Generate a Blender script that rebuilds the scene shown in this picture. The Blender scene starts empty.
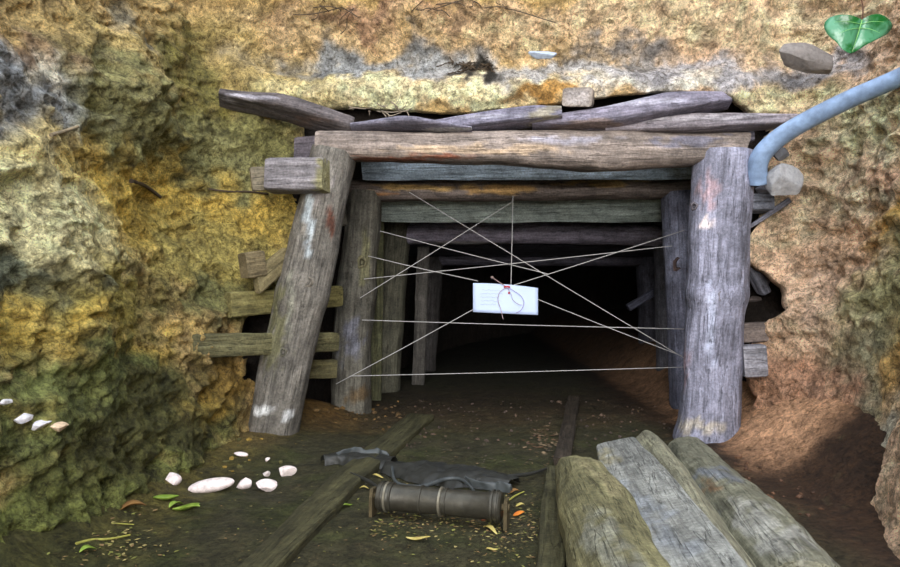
import bpy, bmesh, math, random
import numpy as np
from mathutils import Vector, Matrix

random.seed(4)
S = bpy.context.scene
C = S.collection
F = 680.0; HC = 0.82

# ------------------------------------------------------------------ camera, sky, light, exposure
cam_d = bpy.data.cameras.new('camera'); cam = bpy.data.objects.new('camera', cam_d); C.objects.link(cam)
cam_d.sensor_fit = 'HORIZONTAL'; cam_d.sensor_width = 36; cam_d.lens = F / 900 * 36
cam_d.clip_start = 0.02; cam_d.clip_end = 200
cam.location = (0, 0, HC); cam.rotation_euler = (math.pi / 2, 0, 0)
S.camera = cam

w = bpy.data.worlds.new('sky'); S.world = w; w.use_nodes = True
wn = w.node_tree.nodes; wl_ = w.node_tree.links
bg = wn['Background']
geo = wn.new('ShaderNodeTexCoord'); sep = wn.new('ShaderNodeSeparateXYZ'); rp = wn.new('ShaderNodeValToRGB')
wl_.new(geo.outputs['Generated'], sep.inputs[0]); wl_.new(sep.outputs['Z'], rp.inputs[0]); wl_.new(rp.outputs[0], bg.inputs['Color'])
rp.color_ramp.elements[0].position = 0.0; rp.color_ramp.elements[0].color = (0.62, 0.70, 0.80, 1)
rp.color_ramp.elements[1].position = 0.6; rp.color_ramp.elements[1].color = (0.80, 0.88, 1.0, 1)
bg.inputs['Strength'].default_value = 1.25

sd = bpy.data.lights.new('sun', 'SUN'); so = bpy.data.objects.new('sun', sd); C.objects.link(so)
sd.energy = 2.5; sd.angle = math.radians(46); sd.color = (1.0, 0.96, 0.93)
so.rotation_euler = Vector((0.13, 1.0, -0.18)).to_track_quat('-Z', 'Y').to_euler()

S.view_settings.view_transform = 'Standard'; S.view_settings.look = 'None'
S.view_settings.gamma = 1.0; S.view_settings.use_curve_mapping = False
S.view_settings.exposure = 1.32

# ------------------------------------------------------------------ helpers
def at(px, py, Y):
    return Vector(((px - 450) / F * Y, Y, HC - (py - 283.5) / F * Y))
def gnd(px, py, z=0.0):
    Y = (HC - z) * F / (py - 283.5)
    return Vector(((px - 450) / F * Y, Y, z))
def srgb(c):
    c = np.asarray(c, float) / 255.0
    return np.where(c <= 0.04045, c / 12.92, ((c + 0.055) / 1.055) ** 2.4)

_rng = np.random.default_rng(7)
_perm = _rng.permutation(256); _perm = np.concatenate([_perm, _perm, _perm])
_g = _rng.normal(size=(256, 3)); _g /= np.linalg.norm(_g, axis=1)[:, None]
def perlin(p):
    p = np.asarray(p, float); i = np.floor(p).astype(int); f = p - i; i &= 255
    u = f * f * f * (f * (f * 6 - 15) + 10); r = 0
    for dx in (0, 1):
        for dy in (0, 1):
            for dz in (0, 1):
                h = _perm[_perm[_perm[i[:, 0] + dx] + i[:, 1] + dy] + i[:, 2] + dz]
                d = (_g[h] * (f - (dx, dy, dz))).sum(1)
                r = r + d * (u[:, 0] if dx else 1 - u[:, 0]) * (u[:, 1] if dy else 1 - u[:, 1]) * (u[:, 2] if dz else 1 - u[:, 2])
    return r * 1.5
def fbm(p, s, o=4, ridged=False):
    p = np.asarray(p, float) * s; a = 1; t = 0; n = 0
    for k in range(o):
        v = perlin(p + 17.3 * k)
        if ridged: v = 1 - 2 * np.abs(v)
        t = t + a * v; n += a; a *= 0.5; p = p * 2.03
    return t / n
def smooth(x, a, b):
    t = np.clip((x - a) / (b - a), 0, 1); return t * t * (3 - 2 * t)

def mesh_obj(name, verts, faces, mat, col=None, parent=None, world=None, smooth_angle=None, fm=None):
    me = bpy.data.meshes.new(name)
    me.from_pydata([tuple(v) for v in np.asarray(verts, float).tolist()], [], [tuple(f) for f in faces])
    for m in (mat if isinstance(mat, (list, tuple)) else [mat]): me.materials.append(m)
    if fm is not None: me.polygons.foreach_set('material_index', np.asarray(fm, 'i'))
    if smooth_angle is not None:
        me.polygons.foreach_set('use_smooth', np.ones(len(me.polygons), bool))
        if smooth_angle < 170:
            bm = bmesh.new(); bm.from_mesh(me)
            a = math.radians(smooth_angle)
            for e in bm.edges:
                if len(e.link_faces) == 2 and e.calc_face_angle(0) > a: e.smooth = False
            bm.to_mesh(me); bm.free()
    if col is not None:
        ca = me.color_attributes.new('Col', 'FLOAT_COLOR', 'POINT')
        c4 = np.ones((len(verts), 4)); c4[:, :3] = np.clip(col, 0, 1)
        ca.data.foreach_set('color', c4.ravel().astype('f'))
    me.update()
    o = bpy.data.objects.new(name, me); C.objects.link(o)
    if world is not None: o.matrix_world = world
    if parent is not None:
        o.parent = parent
        o.matrix_parent_inverse = parent.matrix_world.inverted()
    return o
def tag(o, label=None, cat=None, group=None, kind=None):
    if label: o['label'] = label
    if cat: o['category'] = cat
    if group: o['group'] = group
    if kind: o['kind'] = kind
    return o
def empty(name, loc):
    o = bpy.data.objects.new(name, None); C.objects.link(o); o.empty_display_size = 0.05
    o.matrix_world = Matrix.Translation(loc); return o

# ------------------------------------------------------------------ materials
def new_mat(name, rough=0.85, spec=0.3):
    m = bpy.data.materials.new(name); m.use_nodes = True
    b = m.node_tree.nodes['Principled BSDF']
    b.inputs['Roughness'].default_value = rough; b.inputs['Specular IOR Level'].default_value = spec
    return m, m.node_tree.nodes, m.node_tree.links, b
def N(nodes, t, **k):
    n = nodes.new(t)
    for a, v in k.items(): setattr(n, a, v)
    return n
def noise(nodes, links, vec, scale, detail=6, rough=0.6, dist=0.0):
    n = nodes.new('ShaderNodeTexNoise'); n.inputs['Scale'].default_value = scale
    n.inputs['Detail'].default_value = detail; n.inputs['Roughness'].default_value = rough
    n.inputs['Distortion'].default_value = dist; links.new(vec, n.inputs['Vector']); return n.outputs['Fac']
def ramp(nodes, links, fac, stops):
    r = nodes.new('ShaderNodeValToRGB'); e = r.color_ramp.elements
    while len(e) < len(stops): e.new(0.5)
    for k, (p, c) in enumerate(stops):
        e[k].position = p; e[k].color = (*c, 1) if not isinstance(c, float) else (c, c, c, 1)
    links.new(fac, r.inputs[0]); return r.outputs[0]
def mul(nodes, links, a, b, fac=1.0):
    m = nodes.new('ShaderNodeMix'); m.data_type = 'RGBA'; m.blend_type = 'MULTIPLY'
    m.inputs[0].default_value = fac
    links.new(a, m.inputs[6]); links.new(b, m.inputs[7]); return m.outputs[2]
def bump(nodes, links, h, dist, strength=1.0, prev=None):
    b = nodes.new('ShaderNodeBump'); b.inputs['Distance'].default_value = dist; b.inputs['Strength'].default_value = strength
    links.new(h, b.inputs['Height'])
    if prev is not None: links.new(prev, b.inputs['Normal'])
    return b.outputs['Normal']

def earth_mat(name, rough=0.9, b1=0.03, b2=0.008, contrast=0.5, spec=0.2):
    m, n, l, p = new_mat(name, rough, spec)
    a = N(n, 'ShaderNodeVertexColor', layer_name='Col'); g = n.new('ShaderNodeNewGeometry').outputs['Position']
    n1 = noise(n, l, g, 9, 9, 0.68, 0.6); n2 = noise(n, l, g, 48, 6, 0.7, 0.3)
    hi = 1.0 + contrast * 0.55; lo = 1.0 - contrast * 0.75
    c = mul(n, l, a.outputs[0], ramp(n, l, n1, [(0.38, lo), (0.5, 1.0), (0.61, hi)]))
    c = mul(n, l, c, ramp(n, l, n2, [(0.37, lo), (0.48, 1.0), (0.62, hi)]))
    n3 = noise(n, l, g, 130, 4, 0.7); c = mul(n, l, c, ramp(n, l, n3, [(0.32, lo), (0.5, 1.0), (0.68, hi)]))
    n4 = noise(n, l, g, 21, 9, 0.72, 1.2); pit = ramp(n, l, n4, [(0.36, 0.0), (0.46, 1.0)])
    c = mul(n, l, c, ramp(n, l, pit, [(0.0, (0.42, 0.38, 0.32)), (1.0, (1.0, 1.0, 1.0))]), min(1.0, contrast * 1.5))
    # thin dark fissures along the noise midline, in colour and bump
    v = n.new('ShaderNodeTexNoise'); v.inputs['Scale'].default_value = 13; v.inputs['Detail'].default_value = 5
    v.inputs['Distortion'].default_value = 1.3; l.new(g, v.inputs['Vector'])
    s = N(n, 'ShaderNodeMath', operation='SUBTRACT'); s.inputs[1].default_value = 0.5; l.new(v.outputs['Fac'], s.inputs[0])
    ab = N(n, 'ShaderNodeMath', operation='ABSOLUTE'); l.new(s.outputs[0], ab.inputs[0])
    crack = ramp(n, l, ab.outputs[0], [(0.0, 0.0), (0.022, 1.0)])
    ck = ramp(n, l, crack, [(0.0, (0.42, 0.38, 0.30)), (1.0, (1.0, 1.0, 1.0))])
    c = mul(n, l, c, ck, 0.85)
    l.new(c, p.inputs['Base Color'])
    nb = bump(n, l, n1, b1 * 2, 0.9); nb = bump(n, l, n2, b2 * 1.7, 1.0, nb); nb = bump(n, l, crack, 0.006, 0.7, nb); nb = bump(n, l, n4, b1, 0.9, nb); nb = bump(n, l, n3, 0.006, 0.8, nb)
    l.new(nb, p.inputs['Normal']); return m
M_rock = earth_mat('mineral_rock', 0.8, 0.03, 0.010, 0.6, 0.35)
M_soil = earth_mat('damp_soil', 0.75, 0.012, 0.006, 0.5, 0.3)
M_tunnel = earth_mat('tunnel_rock', 0.9, 0.03, 0.01, 0.4, 0.2)

def wood_mat(name, rough=0.75, grain=1.0, ring=False):
    m, n, l, p = new_mat(name, rough, 0.3)
    a = N(n, 'ShaderNodeVertexColor', layer_name='Col')
    tc = n.new('ShaderNodeTexCoord').outputs['Object']
    mp = n.new('ShaderNodeMapping'); l.new(tc, mp.inputs[0])
    mp.inputs['Scale'].default_value = (1, 1, 0.07) if not ring else (1, 1, 1)
    o = n.new('ShaderNodeObjectInfo')
    ad = N(n, 'ShaderNodeVectorMath', operation='ADD'); l.new(mp.outputs[0], ad.inputs[0])
    cx = n.new('ShaderNodeCombineXYZ'); mm = N(n, 'ShaderNodeMath', operation='MULTIPLY'); mm.inputs[1].default_value = 37
    l.new(o.outputs['Random'], mm.inputs[0]); l.new(mm.outputs[0], cx.inputs[2]); l.new(cx.outputs[0], ad.inputs[1])
    v = ad.outputs[0]
    n1 = noise(n, l, v, 70, 5, 0.65, 0.2); n2 = noise(n, l, v, 18, 4, 0.6, 0.4); n3 = noise(n, l, tc, 12, 6, 0.65); n5 = noise(n, l, tc, 85, 5, 0.7)
    c = mul(n, l, a.outputs[0], ramp(n, l, n1, [(0.34, 0.6), (0.5, 1.0), (0.68, 1.25)]), grain)
    c = mul(n, l, c, ramp(n, l, n2, [(0.34, 0.68), (0.5, 1.0), (0.66, 1.18)]), grain)
    c = mul(n, l, c, ramp(n, l, n3, [(0.3, 0.6), (0.5, 1.0), (0.7, 1.35)]))
    c = mul(n, l, c, ramp(n, l, n5, [(0.32, 0.62), (0.5, 0.92), (0.68, 1.25)]))
    s = N(n, 'ShaderNodeMath', operation='SUBTRACT'); s.inputs[1].default_value = 0.5; l.new(n2, s.inputs[0])
    ab = N(n, 'ShaderNodeMath', operation='ABSOLUTE'); l.new(s.outputs[0], ab.inputs[0])
    ck = ramp(n, l, ab.outputs[0], [(0.0, 0.35), (0.012, 1.0)])
    c = mul(n, l, c, ck, 0.8 * grain)
    l.new(c, p.inputs['Base Color'])
    nb = bump(n, l, n1, 0.010, 0.8); nb = bump(n, l, n2, 0.02, 0.7, nb); nb = bump(n, l, ck, 0.006, 0.7, nb); nb = bump(n, l, n3, 0.012, 0.6, nb)
    l.new(nb, p.inputs['Normal']); return m
M_wood = wood_mat('weathered_timber'); M_end = wood_mat('sawn_timber_end', 0.8, 0.6, True)

def plain(name, col, rough=0.7, spec=0.3, var=0.35, scale=40, bmp=0.003, metal=0.0, trans=0.0):
    m, n, l, p = new_mat(name, rough, spec); g = n.new('ShaderNodeTexCoord').outputs['Object']
    n1 = noise(n, l, g, scale, 5, 0.6)
    b = srgb(col)
    c = ramp(n, l, n1, [(0.3, tuple(b * (1 - var))), (0.7, tuple(np.clip(b * (1 + var), 0, 1)))])
    l.new(c, p.inputs['Base Color']); p.inputs['Metallic'].default_value = metal
    if trans: p.inputs['Transmission Weight'].default_value = trans
    l.new(bump(n, l, n1, bmp), p.inputs['Normal']); return m

# ------------------------------------------------------------------ rock faces: one swept bank cut into left wall, front, right wall
path = np.array([(-1.75, -4), (-1.65, -1.5), (-1.55, 0.2), (-1.47, 1.2), (-1.36, 2.0), (-1.29, 2.7), (-1.21, 3.2), (-1.10, 3.55), (-0.88, 3.72),
                 (-0.3, 3.73), (0.5, 3.71), (1.2, 3.69), (1.58, 3.62), (1.82, 3.38), (1.88, 3.0), (1.86, 2.65), (1.68, 2.3), (1.53, 1.92),
                 (1.68, 1.4), (1.75, 0.2), (1.85, -1.5), (1.95, -4)], float)
def catmull(P, n):
    out = []
    for i in range(len(P) - 1):
        p0 = P[max(i - 1, 0)]; p1 = P[i]; p2 = P[i + 1]; p3 = P[min(i + 2, len(P) - 1)]
        for k in range(n):
            t = k / n
            out.append(0.5 * (2 * p1 + (p2 - p0) * t + (2 * p0 - 5 * p1 + 4 * p2 - p3) * t * t + (3 * p1 - p0 - 3 * p2 + p3) * t ** 3))
    out.append(P[-1]); return np.array(out)
dense = catmull(path, 60)
cum = np.concatenate([[0], np.cumsum(np.linalg.norm(np.diff(dense, axis=0), axis=1))])
us = []; s = 0.0
while s < cum[-1]:
    us.append(s); yy = np.interp(s, cum, dense[:, 1]); s += 0.0095 if yy > 1.55 else (0.03 if yy > 1 else 0.12)
us = np.array(us)
PX = np.interp(us, cum, dense[:, 0]); PY = np.interp(us, cum, dense[:, 1])
T = np.stack([np.gradient(PX, us), np.gradient(PY, us)], 1)
k = np.ones(41) / 41
T = np.stack([np.convolve(np.pad(T[:, j], 20, 'edge'), k, 'valid') for j in (0, 1)], 1)
T /= np.linalg.norm(T, axis=1)[:, None]; NX, NY = -T[:, 1], T[:, 0]
zs = np.concatenate([np.arange(-0.2, 2.5, 0.0095), np.arange(2.5, 2.95, 0.04)])
roll = [(0.25, 3.05), (0.8, 3.12), (2.0, 3.2), (9.0, 3.4)]
nu, nz = len(us), len(zs) + len(roll)
V = np.zeros((nu, nz, 3)); U = np.zeros((nu, nz, 3))
V[:, :len(zs), 0] = PX[:, None]; V[:, :len(zs), 1] = PY[:, None]; V[:, :len(zs), 2] = zs[None]
for j, (o_, z_) in enumerate(roll):
    V[:, len(zs) + j, 0] = PX + NX * o_; V[:, len(zs) + j, 1] = PY + NY * o_; V[:, len(zs) + j, 2] = z_
U[..., 0] = NX[:, None]; U[..., 1] = NY[:, None]
P = V.reshape(-1, 3).copy(); Nn = U.reshape(-1, 3)
x, y, z = P.T
front = smooth(y, 3.45, 3.62) * smooth(2.0 - x, 0.2, 0.5)
side = 1 - front
big = fbm(P, 1.5, 2); mid = fbm(P * (1, 1, 1.5) + 5, 4.5, 4, True); fine = fbm(P + 9, 18, 4); crag = fbm(P + 3, 9, 3, True)
d = big * (0.10 * side + 0.04) - (mid - 0.3) * (0.05 * side + 0.03) - crag * (0.018 * side + 0.012) - fine * 0.016
d += side * 0.14 * (z - 0.5) * (x < 0) + side * 0.20 * (z - 0.8) * (x > 0)
amp_ = 1 - 0.55 * smooth(x, 1.2, 1.4) * (1 - smooth(z, 0.5, 0.9)); d = d * amp_
d -= np.where(x < 0, 0.04, 0.22) * np.clip(0.42 - z, 0, 1) * side
# front bank profile: rounded lip, recessed seam, bulging upper bank
d += front * (0.05 * np.exp(-((z - 2.03) / 0.07) ** 2) - 0.07 * np.exp(-((z - 1.86) / 0.10) ** 2) - 0.16 * smooth(z, 2.08, 2.4) + 0.4 * smooth(z, 2.4, 2.95))
lumps = [(at(150, 95, 2.9), 0.24, -0.12), (at(200, 205, 3.3), 0.24, 0.13), (at(265, 120, 3.6), 0.16, -0.06), (at(60, 300, 2.4), 0.30, -0.10),
         (at(190, 330, 3.3), 0.22, -0.07), (at(880, 470, 2.35), 0.25, -0.05), (at(870, 150, 2.9), 0.25, -0.06), (at(820, 220, 3.3), 0.3, 0.02),
         (at(35, 445, 2.1), 0.15, -0.06), (at(100, 230, 2.6), 0.16, -0.05), (at(800, 300, 3.5), 0.2, -0.04)]
for c_, r_, a_ in lumps:
    d += a_ * np.exp(-((P - np.array(c_)) ** 2).sum(1) / r_ ** 2)
vis = z < 3.0
P += Nn * (d * np.where(vis, 1, 0.5))[:, None]
P[:, 2] += np.where(vis & (z > 0.05), fbm(P + 30, 7, 3) * 0.03 * amp_, 0)
P = P.reshape(nu, nz, 3)

hole_px = [(246, 640), (248, 445), (250, 385), (240, 375), (236, 330), (240, 312), (262, 290), (272, 270), (283, 250), (285, 215), (280, 195), (258, 165), (285, 150),
           (300, 135), (290, 113), (320, 104), (400, 108), (455, 111), (500, 107), (560, 103), (600, 98), (660, 93), (720, 97), (745, 108), (790, 118),
           (778, 140), (785, 160), (790, 185), (778, 215), (762, 235), (760, 258), (772, 270), (786, 290), (786, 308), (770, 325), (762, 350),
           (762, 380), (767, 400), (762, 418), (745, 432), (738, 450), (735, 640)]
hole_y = lambda a: 3.42 if a < 292 else (3.44 if a > 752 else 3.66)
poly = [((a - 450) / F * hole_y(a), HC - (b - 283.5) / F * (3.66 if a < 292 else hole_y(a))) for a, b in hole_px]
def inpoly(X, Z):
    r = np.zeros(X.shape, bool); n = len(poly)
    for i in range(n):
        x1, z1 = poly[i]; x2, z2 = poly[(i + 1) % n]
        if z1 == z2: continue
        c_ = ((z1 > Z) != (z2 > Z)) & (X < (x2 - x1) * (Z - z1) / (z2 - z1) + x1); r ^= c_
    return r
cen = (P[:-1, :-1] + P[1:, :-1] + P[:-1, 1:] + P[1:, 1:]) / 4
cut = inpoly(cen[..., 0] + 0.012 * fbm(cen.reshape(-1, 3), 12, 2).reshape(cen.shape[:2]), cen[..., 2]) & (cen[..., 1] > 3.2) & (cen[..., 0] < 2.2)
bnd = []
def vid(i, j): return i * nz + j
for i, j in np.argwhere(cut):
    for (di, dj, a, b) in ((-1, 0, (i, j + 1), (i, j)), (1, 0, (i + 1, j), (i + 1, j + 1)), (0, 1, (i + 1, j + 1), (i, j + 1))):
        ii, jj = i + di, j + dj
        if 0 <= ii < nu - 1 and 0 <= jj < nz - 1 and not cut[ii, jj]:
            bnd.append((vid(*a), vid(*b)))
Pf = P.reshape(-1, 3)
nb_ = {}
for a, b in bnd: nb_.setdefault(a, []).append(b); nb_.setdefault(b, []).append(a)
for _ in range(4):
    new = {a: (Pf[a] + sum(Pf[b] for b in bs)) / (1 + len(bs)) for a, bs in nb_.items()}
    for a, v_ in new.items(): Pf[a] = v_
ring = []; ids = list(nb_.keys()); base = len(Pf); allv = [Pf]; prev = {a: a for a in ids}; extraf = []
B = Pf[ids]
outd = B[:, [0, 2]] - np.array([0.35, 1.0]); outd /= np.linalg.norm(outd, axis=1)[:, None]
for (dy, oo) in ((0.03, -0.006), (0.08, 0.01), (0.18, 0.07), (0.36, 0.16), (0.6, 0.30)):
    nv = B.copy(); nv[:, 1] += dy; nv[:, 0] += outd[:, 0] * oo; nv[:, 2] += outd[:, 1] * oo
    nz_ = fbm(nv, 7, 3)[:, None]; nv += nz_ * np.stack([outd[:, 0], np.zeros(len(B)), outd[:, 1]], 1) * 0.25 * min(dy, 0.2)
    cur = {a: base + k_ for k_, a in enumerate(ids)}; base += len(ids); allv.append(nv)
    for a, b in bnd: extraf.append((prev[b], prev[a], cur[a], cur[b]))
    prev = cur
AV = np.concatenate(allv)

# mineral colours of the bank, patch by patch, with lip light and sheen painted in
def L(px, py): 
    Y = min(3.6, 1.27 * F / max(450 - px, 1)); return at(px, py, Y)
def R(px, py):
    Y = min(3.6, 1.75 * F / max(px - 450, 1)); return at(px, py, Y)
def paint(Pv, base_c, patches, warp=0.1):
    col = np.array(base_c, float)
    wv = np.stack([fbm(Pv + o_, 4.5, 4) for o_ in (11, 23, 37)], 1) * warp * 2.2
    Q = Pv + wv
    br = fbm(Pv + 51, 7, 4)
    for kind, px, py, rx, rz, c_, a_ in patches:
        if kind == 'L':
            c0 = L(px, py); Y = c0.y; sx = (0.45, max(rx * Y * Y / (F * 1.27), rx * Y / F), rz * Y / F)
        elif kind == 'R':
            c0 = R(px, py); Y = c0.y; sx = (0.45, max(rx * Y * Y / (F * 1.75), rx * Y / F), rz * Y / F)
        else:
            c0 = at(px, py, 3.6); sx = (rx * 3.6 / F, 0.35, rz * 3.6 / F)
        q = (((Q - np.array(c0)) / np.array(sx)) ** 2).sum(1)
        wgt = a_ * np.exp(-q * 0.8) * (1 + 0.9 * br)
        wgt = smooth(np.clip(wgt, 0, 1), 0.12, 0.75)[:, None] * min(1, a_ * 1.1)
        col = col * (1 - wgt) + srgb(c_) * wgt
    return col
YEL = (210, 176, 70); PALE = (214, 204, 150); OLV = (138, 134, 82); GRN = (120, 126, 66); TAN = (214, 182, 132); GRY = (146, 148, 148); WHT = (214, 204, 178); BRN = (128, 84, 54)
rock_patches = [
    ('L', 60, 230, 120, 110, PALE, 1.0), ('L', 200, 200, 70, 60, YEL, 1.3), ('L', 60, 200, 70, 30, PALE, 1.0), ('L', 140, 110, 80, 45, OLV, 1.1),
    ('L', 55, 80, 60, 45, GRY, 1.1), ('L', 85, 72, 16, 22, WHT, 1.1), ('L', 20, 105, 22, 12, WHT, 0.9), ('L', 150, 45, 60, 25, (170, 150, 88), 0.8), ('L', 40, 20, 90, 25, (150, 118, 84), 0.9),  # grey and white here paint a wet-looking sheen into the colour
    ('L', 100, 300, 90, 40, (158, 142, 62), 0.9), ('L', 30, 280, 60, 30, (104, 108, 84), 0.9), ('L', 130, 350, 60, 20, YEL, 0.8), ('L', 60, 330, 60, 22, YEL, 0.7),
    ('L', 60, 400, 120, 50, GRN, 1.2), ('L', 80, 500, 160, 60, (120, 126, 58), 1.2), ('L', 30, 400, 30, 20, (150, 138, 70), 0.7), ('L', 150, 390, 30, 20, (168, 146, 60), 0.8), ('L', 110, 440, 30, 20, (128, 120, 56), 0.8), ('L', 150, 420, 70, 50, (84, 82, 40), 1.1), ('L', 190, 400, 22, 25, YEL, 0.7),
    ('L', 235, 260, 45, 40, (166, 150, 76), 0.9), ('L', 210, 300, 40, 25, (112, 110, 62), 0.9), ('L', 215, 380, 30, 30, (150, 118, 46), 0.8), ('L', 240, 150, 30, 40, OLV, 1.0),
    ('L', 210, 80, 30, 50, (120, 112, 50), 0.9), ('L', 165, 30, 20, 20, (140, 132, 108), 0.8),
    ('F', 270, 60, 60, 40, (186, 160, 94), 1.0), ('F', 330, 30, 80, 22, (212, 180, 128), 1.0), ('F', 262, 120, 30, 30, (134, 130, 74), 0.9),
    ('F', 420, 12, 120, 12, (160, 122, 92), 0.9), ('F', 380, 55, 110, 16, GRY, 1.1), ('F', 330, 90, 70, 18, (206, 190, 130), 1.1), ('F', 450, 88, 130, 16, (224, 206, 158), 1.2),  # the pale low patches paint light on the rounded lip
    ('F', 520, 25, 120, 22, (220, 186, 138), 1.0), ('F', 560, 66, 130, 12, (176, 172, 168), 1.0), ('F', 475, 68, 28, 8, (44, 40, 32), 1.2), ('F', 640, 45, 60, 12, (140, 134, 128), 0.9),
    ('F', 560, 92, 60, 8, (190, 142, 66), 0.9), ('F', 680, 80, 80, 12, (214, 206, 190), 0.9), ('F', 760, 68, 130, 14, (166, 162, 164), 1.0), ('F', 700, 15, 160, 20, (222, 190, 148), 1.0),
    ('F', 770, 98, 60, 20, (226, 202, 156), 0.9), ('F', 800, 30, 80, 30, (224, 192, 150), 1.0),
    ('R', 860, 200, 50, 40, (218, 184, 148), 1.0), ('R', 850, 110, 70, 40, (236, 208, 160), 1.0), ('R', 820, 190, 60, 50, (226, 192, 156), 0.9), ('R', 860, 170, 60, 14, (190, 142, 108), 0.7), ('R', 850, 230, 40, 20, (204, 158, 66), 0.9),
    ('R', 810, 280, 40, 40, (212, 178, 148), 1.0), ('R', 860, 300, 40, 60, (180, 172, 118), 1.0), ('R', 845, 390, 30, 60, (156, 150, 116), 1.0), ('R', 880, 370, 20, 40, (196, 154, 78), 0.8),
    ('R', 800, 400, 45, 50, (186, 140, 108), 0.9), ('R', 815, 250, 30, 40, (206, 168, 132), 0.9), ('R', 850, 470, 35, 40, (126, 116, 116), 1.0), ('R', 890, 460, 25, 60, (196, 186, 160), 1.0), ('R', 875, 540, 30, 20, (190, 146, 90), 0.9),
    ('R', 790, 480, 50, 40, (138, 96, 74), 0.9)]
base_col = srgb((192, 160, 98)) + (srgb((214, 178, 142)) - srgb((192, 160, 98))) * smooth(AV[:, 0], 0.6, 1.5)[:, None]
colr = paint(AV, base_col, rock_patches)
colr *= (1 + 0.3 * fbm(AV + 70, 14, 3)[:, None])
colr = colr * 0.90 + colr.mean(1, keepdims=True) * 0.10 * np.array([1.05, 1.0, 0.92])
colr = colr * 1.22; colr = np.clip(colr, 0.0, 0.8)
ped = smooth(fbm(AV + 90, 6, 3), 0.18, 0.45)[:, None] * 0.45
colr = colr * (1 - ped) + colr * srgb((150, 140, 120)) * ped * 1.2

lab = np.full(nu - 1, 1)
mid_u = (us[:-1] + us[1:]) / 2
xm = np.interp(mid_u, cum, dense[:, 0]); ym = np.interp(mid_u, cum, dense[:, 1])
lab[(xm < 0) & (ym < 3.6)] = 0; lab[(xm > 0) & (ym < 3.58)] = 2
for k_, nm in ((0, 'wall_left'), (1, 'wall_front'), (2, 'wall_right')):
    fs = []
    for i in np.nonzero(lab == k_)[0]:
        cj = cut[i]
        for j in range(nz - 1):
            if not cj[j]: fs.append((i * nz + j, i * nz + j + 1, (i + 1) * nz + j + 1, (i + 1) * nz + j))
    if k_ == 1: fs += extraf
    fa = np.array(fs); used = np.unique(fa); mp_ = np.zeros(len(AV), int); mp_[used] = np.arange(len(used))
    tag(mesh_obj(nm, AV[used], mp_[fa].tolist(), M_rock, colr[used], smooth_angle=180), kind='structure',
        label=['sulphur-yellow and green rock bank left of the mine mouth', 'tan and grey rock bank over the timbered mouth', 'peach and ochre earth bank right of the mine mouth'][k_])

# unseen low bank added behind the camera to hold level light off the tunnel
gx, gy = np.meshgrid(np.linspace(-9, 9, 60), np.linspace(-12, -3.2, 40), indexing='ij')
bp = np.stack([gx.ravel(), gy.ravel(), np.zeros(gx.size)], 1)
bp[:, 2] = -0.1 + 0.9 * smooth(-bp[:, 1], 3.4, 6.5) + fbm(bp, 0.8, 3) * 0.3
gf = [(i * 40 + j, (i + 1) * 40 + j, (i + 1) * 40 + j + 1, i * 40 + j + 1) for i in range(59) for j in range(39)]
tag(mesh_obj('wall_back_added', bp, gf, M_soil, np.tile(srgb((92, 84, 50)), (len(bp), 1)), smooth_angle=180), kind='structure')

# tunnel lining of bare rock behind the timber sets
def cx_(Y): return 0.30 + (Y - 3.6) * 0.19 + 0.06 * np.clip(Y - 7.5, 0, 99) ** 2  # unseen far bend added to keep light out of the depth
tv = []; ys = [3.80, 3.801] + list(np.arange(3.9, 18.0, 0.07)); na = 90
for k_, Y in enumerate(ys):
    e = 3.0 if k_ == 0 else 1.0  # first ring flares into an unseen flange added to block sky light
    for a in range(na):
        th = math.pi * (-0.08 + 1.16 * a / (na - 1)); c_, s_ = math.cos(th), math.sin(th)
        rx, rz = 1.42 * e, 1.74 * e
        tv.append((cx_(Y) - rx * np.sign(c_) * abs(c_) ** 0.5, Y, rz * np.sign(s_) * abs(s_) ** 0.4 if s_ > 0 else s_ * 0.8))
tv = np.array(tv); dn = fbm(tv, 2.5, 4, True) * 0.13
cc = np.stack([cx_(tv[:, 1]), tv[:, 1], np.full(len(tv), 0.8)], 1); dirv = tv - cc; dirv /= np.linalg.norm(dirv, axis=1)[:, None]
tv[2 * na:] -= (dirv * dn[:, None])[2 * na:]
tf = [(k_ * na + a, k_ * na + a + 1, (k_ + 1) * na + a + 1, (k_ + 1) * na + a) for k_ in range(len(ys) - 1) for a in range(na - 1)]
o = len(tv); tv = np.vstack([tv, [[float(cx_(ys[-1])), ys[-1] + 0.1, 0.8]]])
tf += [((len(ys) - 1) * na + a, (len(ys) - 1) * na + (a + 1) % na, o) for a in range(na)]
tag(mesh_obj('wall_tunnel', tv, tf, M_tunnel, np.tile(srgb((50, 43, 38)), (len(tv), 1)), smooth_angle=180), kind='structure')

# ------------------------------------------------------------------ floor
def floor_h(Pxy):
    X, Y = Pxy[:, 0], Pxy[:, 1]; p3 = np.stack([X, Y, np.zeros(len(X))], 1)
    h = fbm(p3, 2.2, 3) * 0.022 + fbm(p3 + 8, 14, 4) * 0.009
    h += 0.20 * smooth(-X, 1.0, 1.5) * (1 - 0.3 * smooth(Y, 3.3, 3.9))
    h += 0.06 * np.exp(-(((X + 1.0) / 0.22) ** 2 + ((Y - 3.5) / 0.4) ** 2))
    h += 0.30 * smooth(X, 1.35, 1.85) * smooth(Y, 2.0, 2.9) + 0.05 * np.exp(-(((X - 1.5) / 0.25) ** 2 + ((Y - 3.4) / 0.3) ** 2))
    h += 0.12 * np.exp(-(((X + 0.86) / 0.2) ** 2 + ((Y - 4.15) / 0.25) ** 2))
    return h - 0.012
def fz(x, y): return float(floor_h(np.array([[x, y]]))[0])
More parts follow.
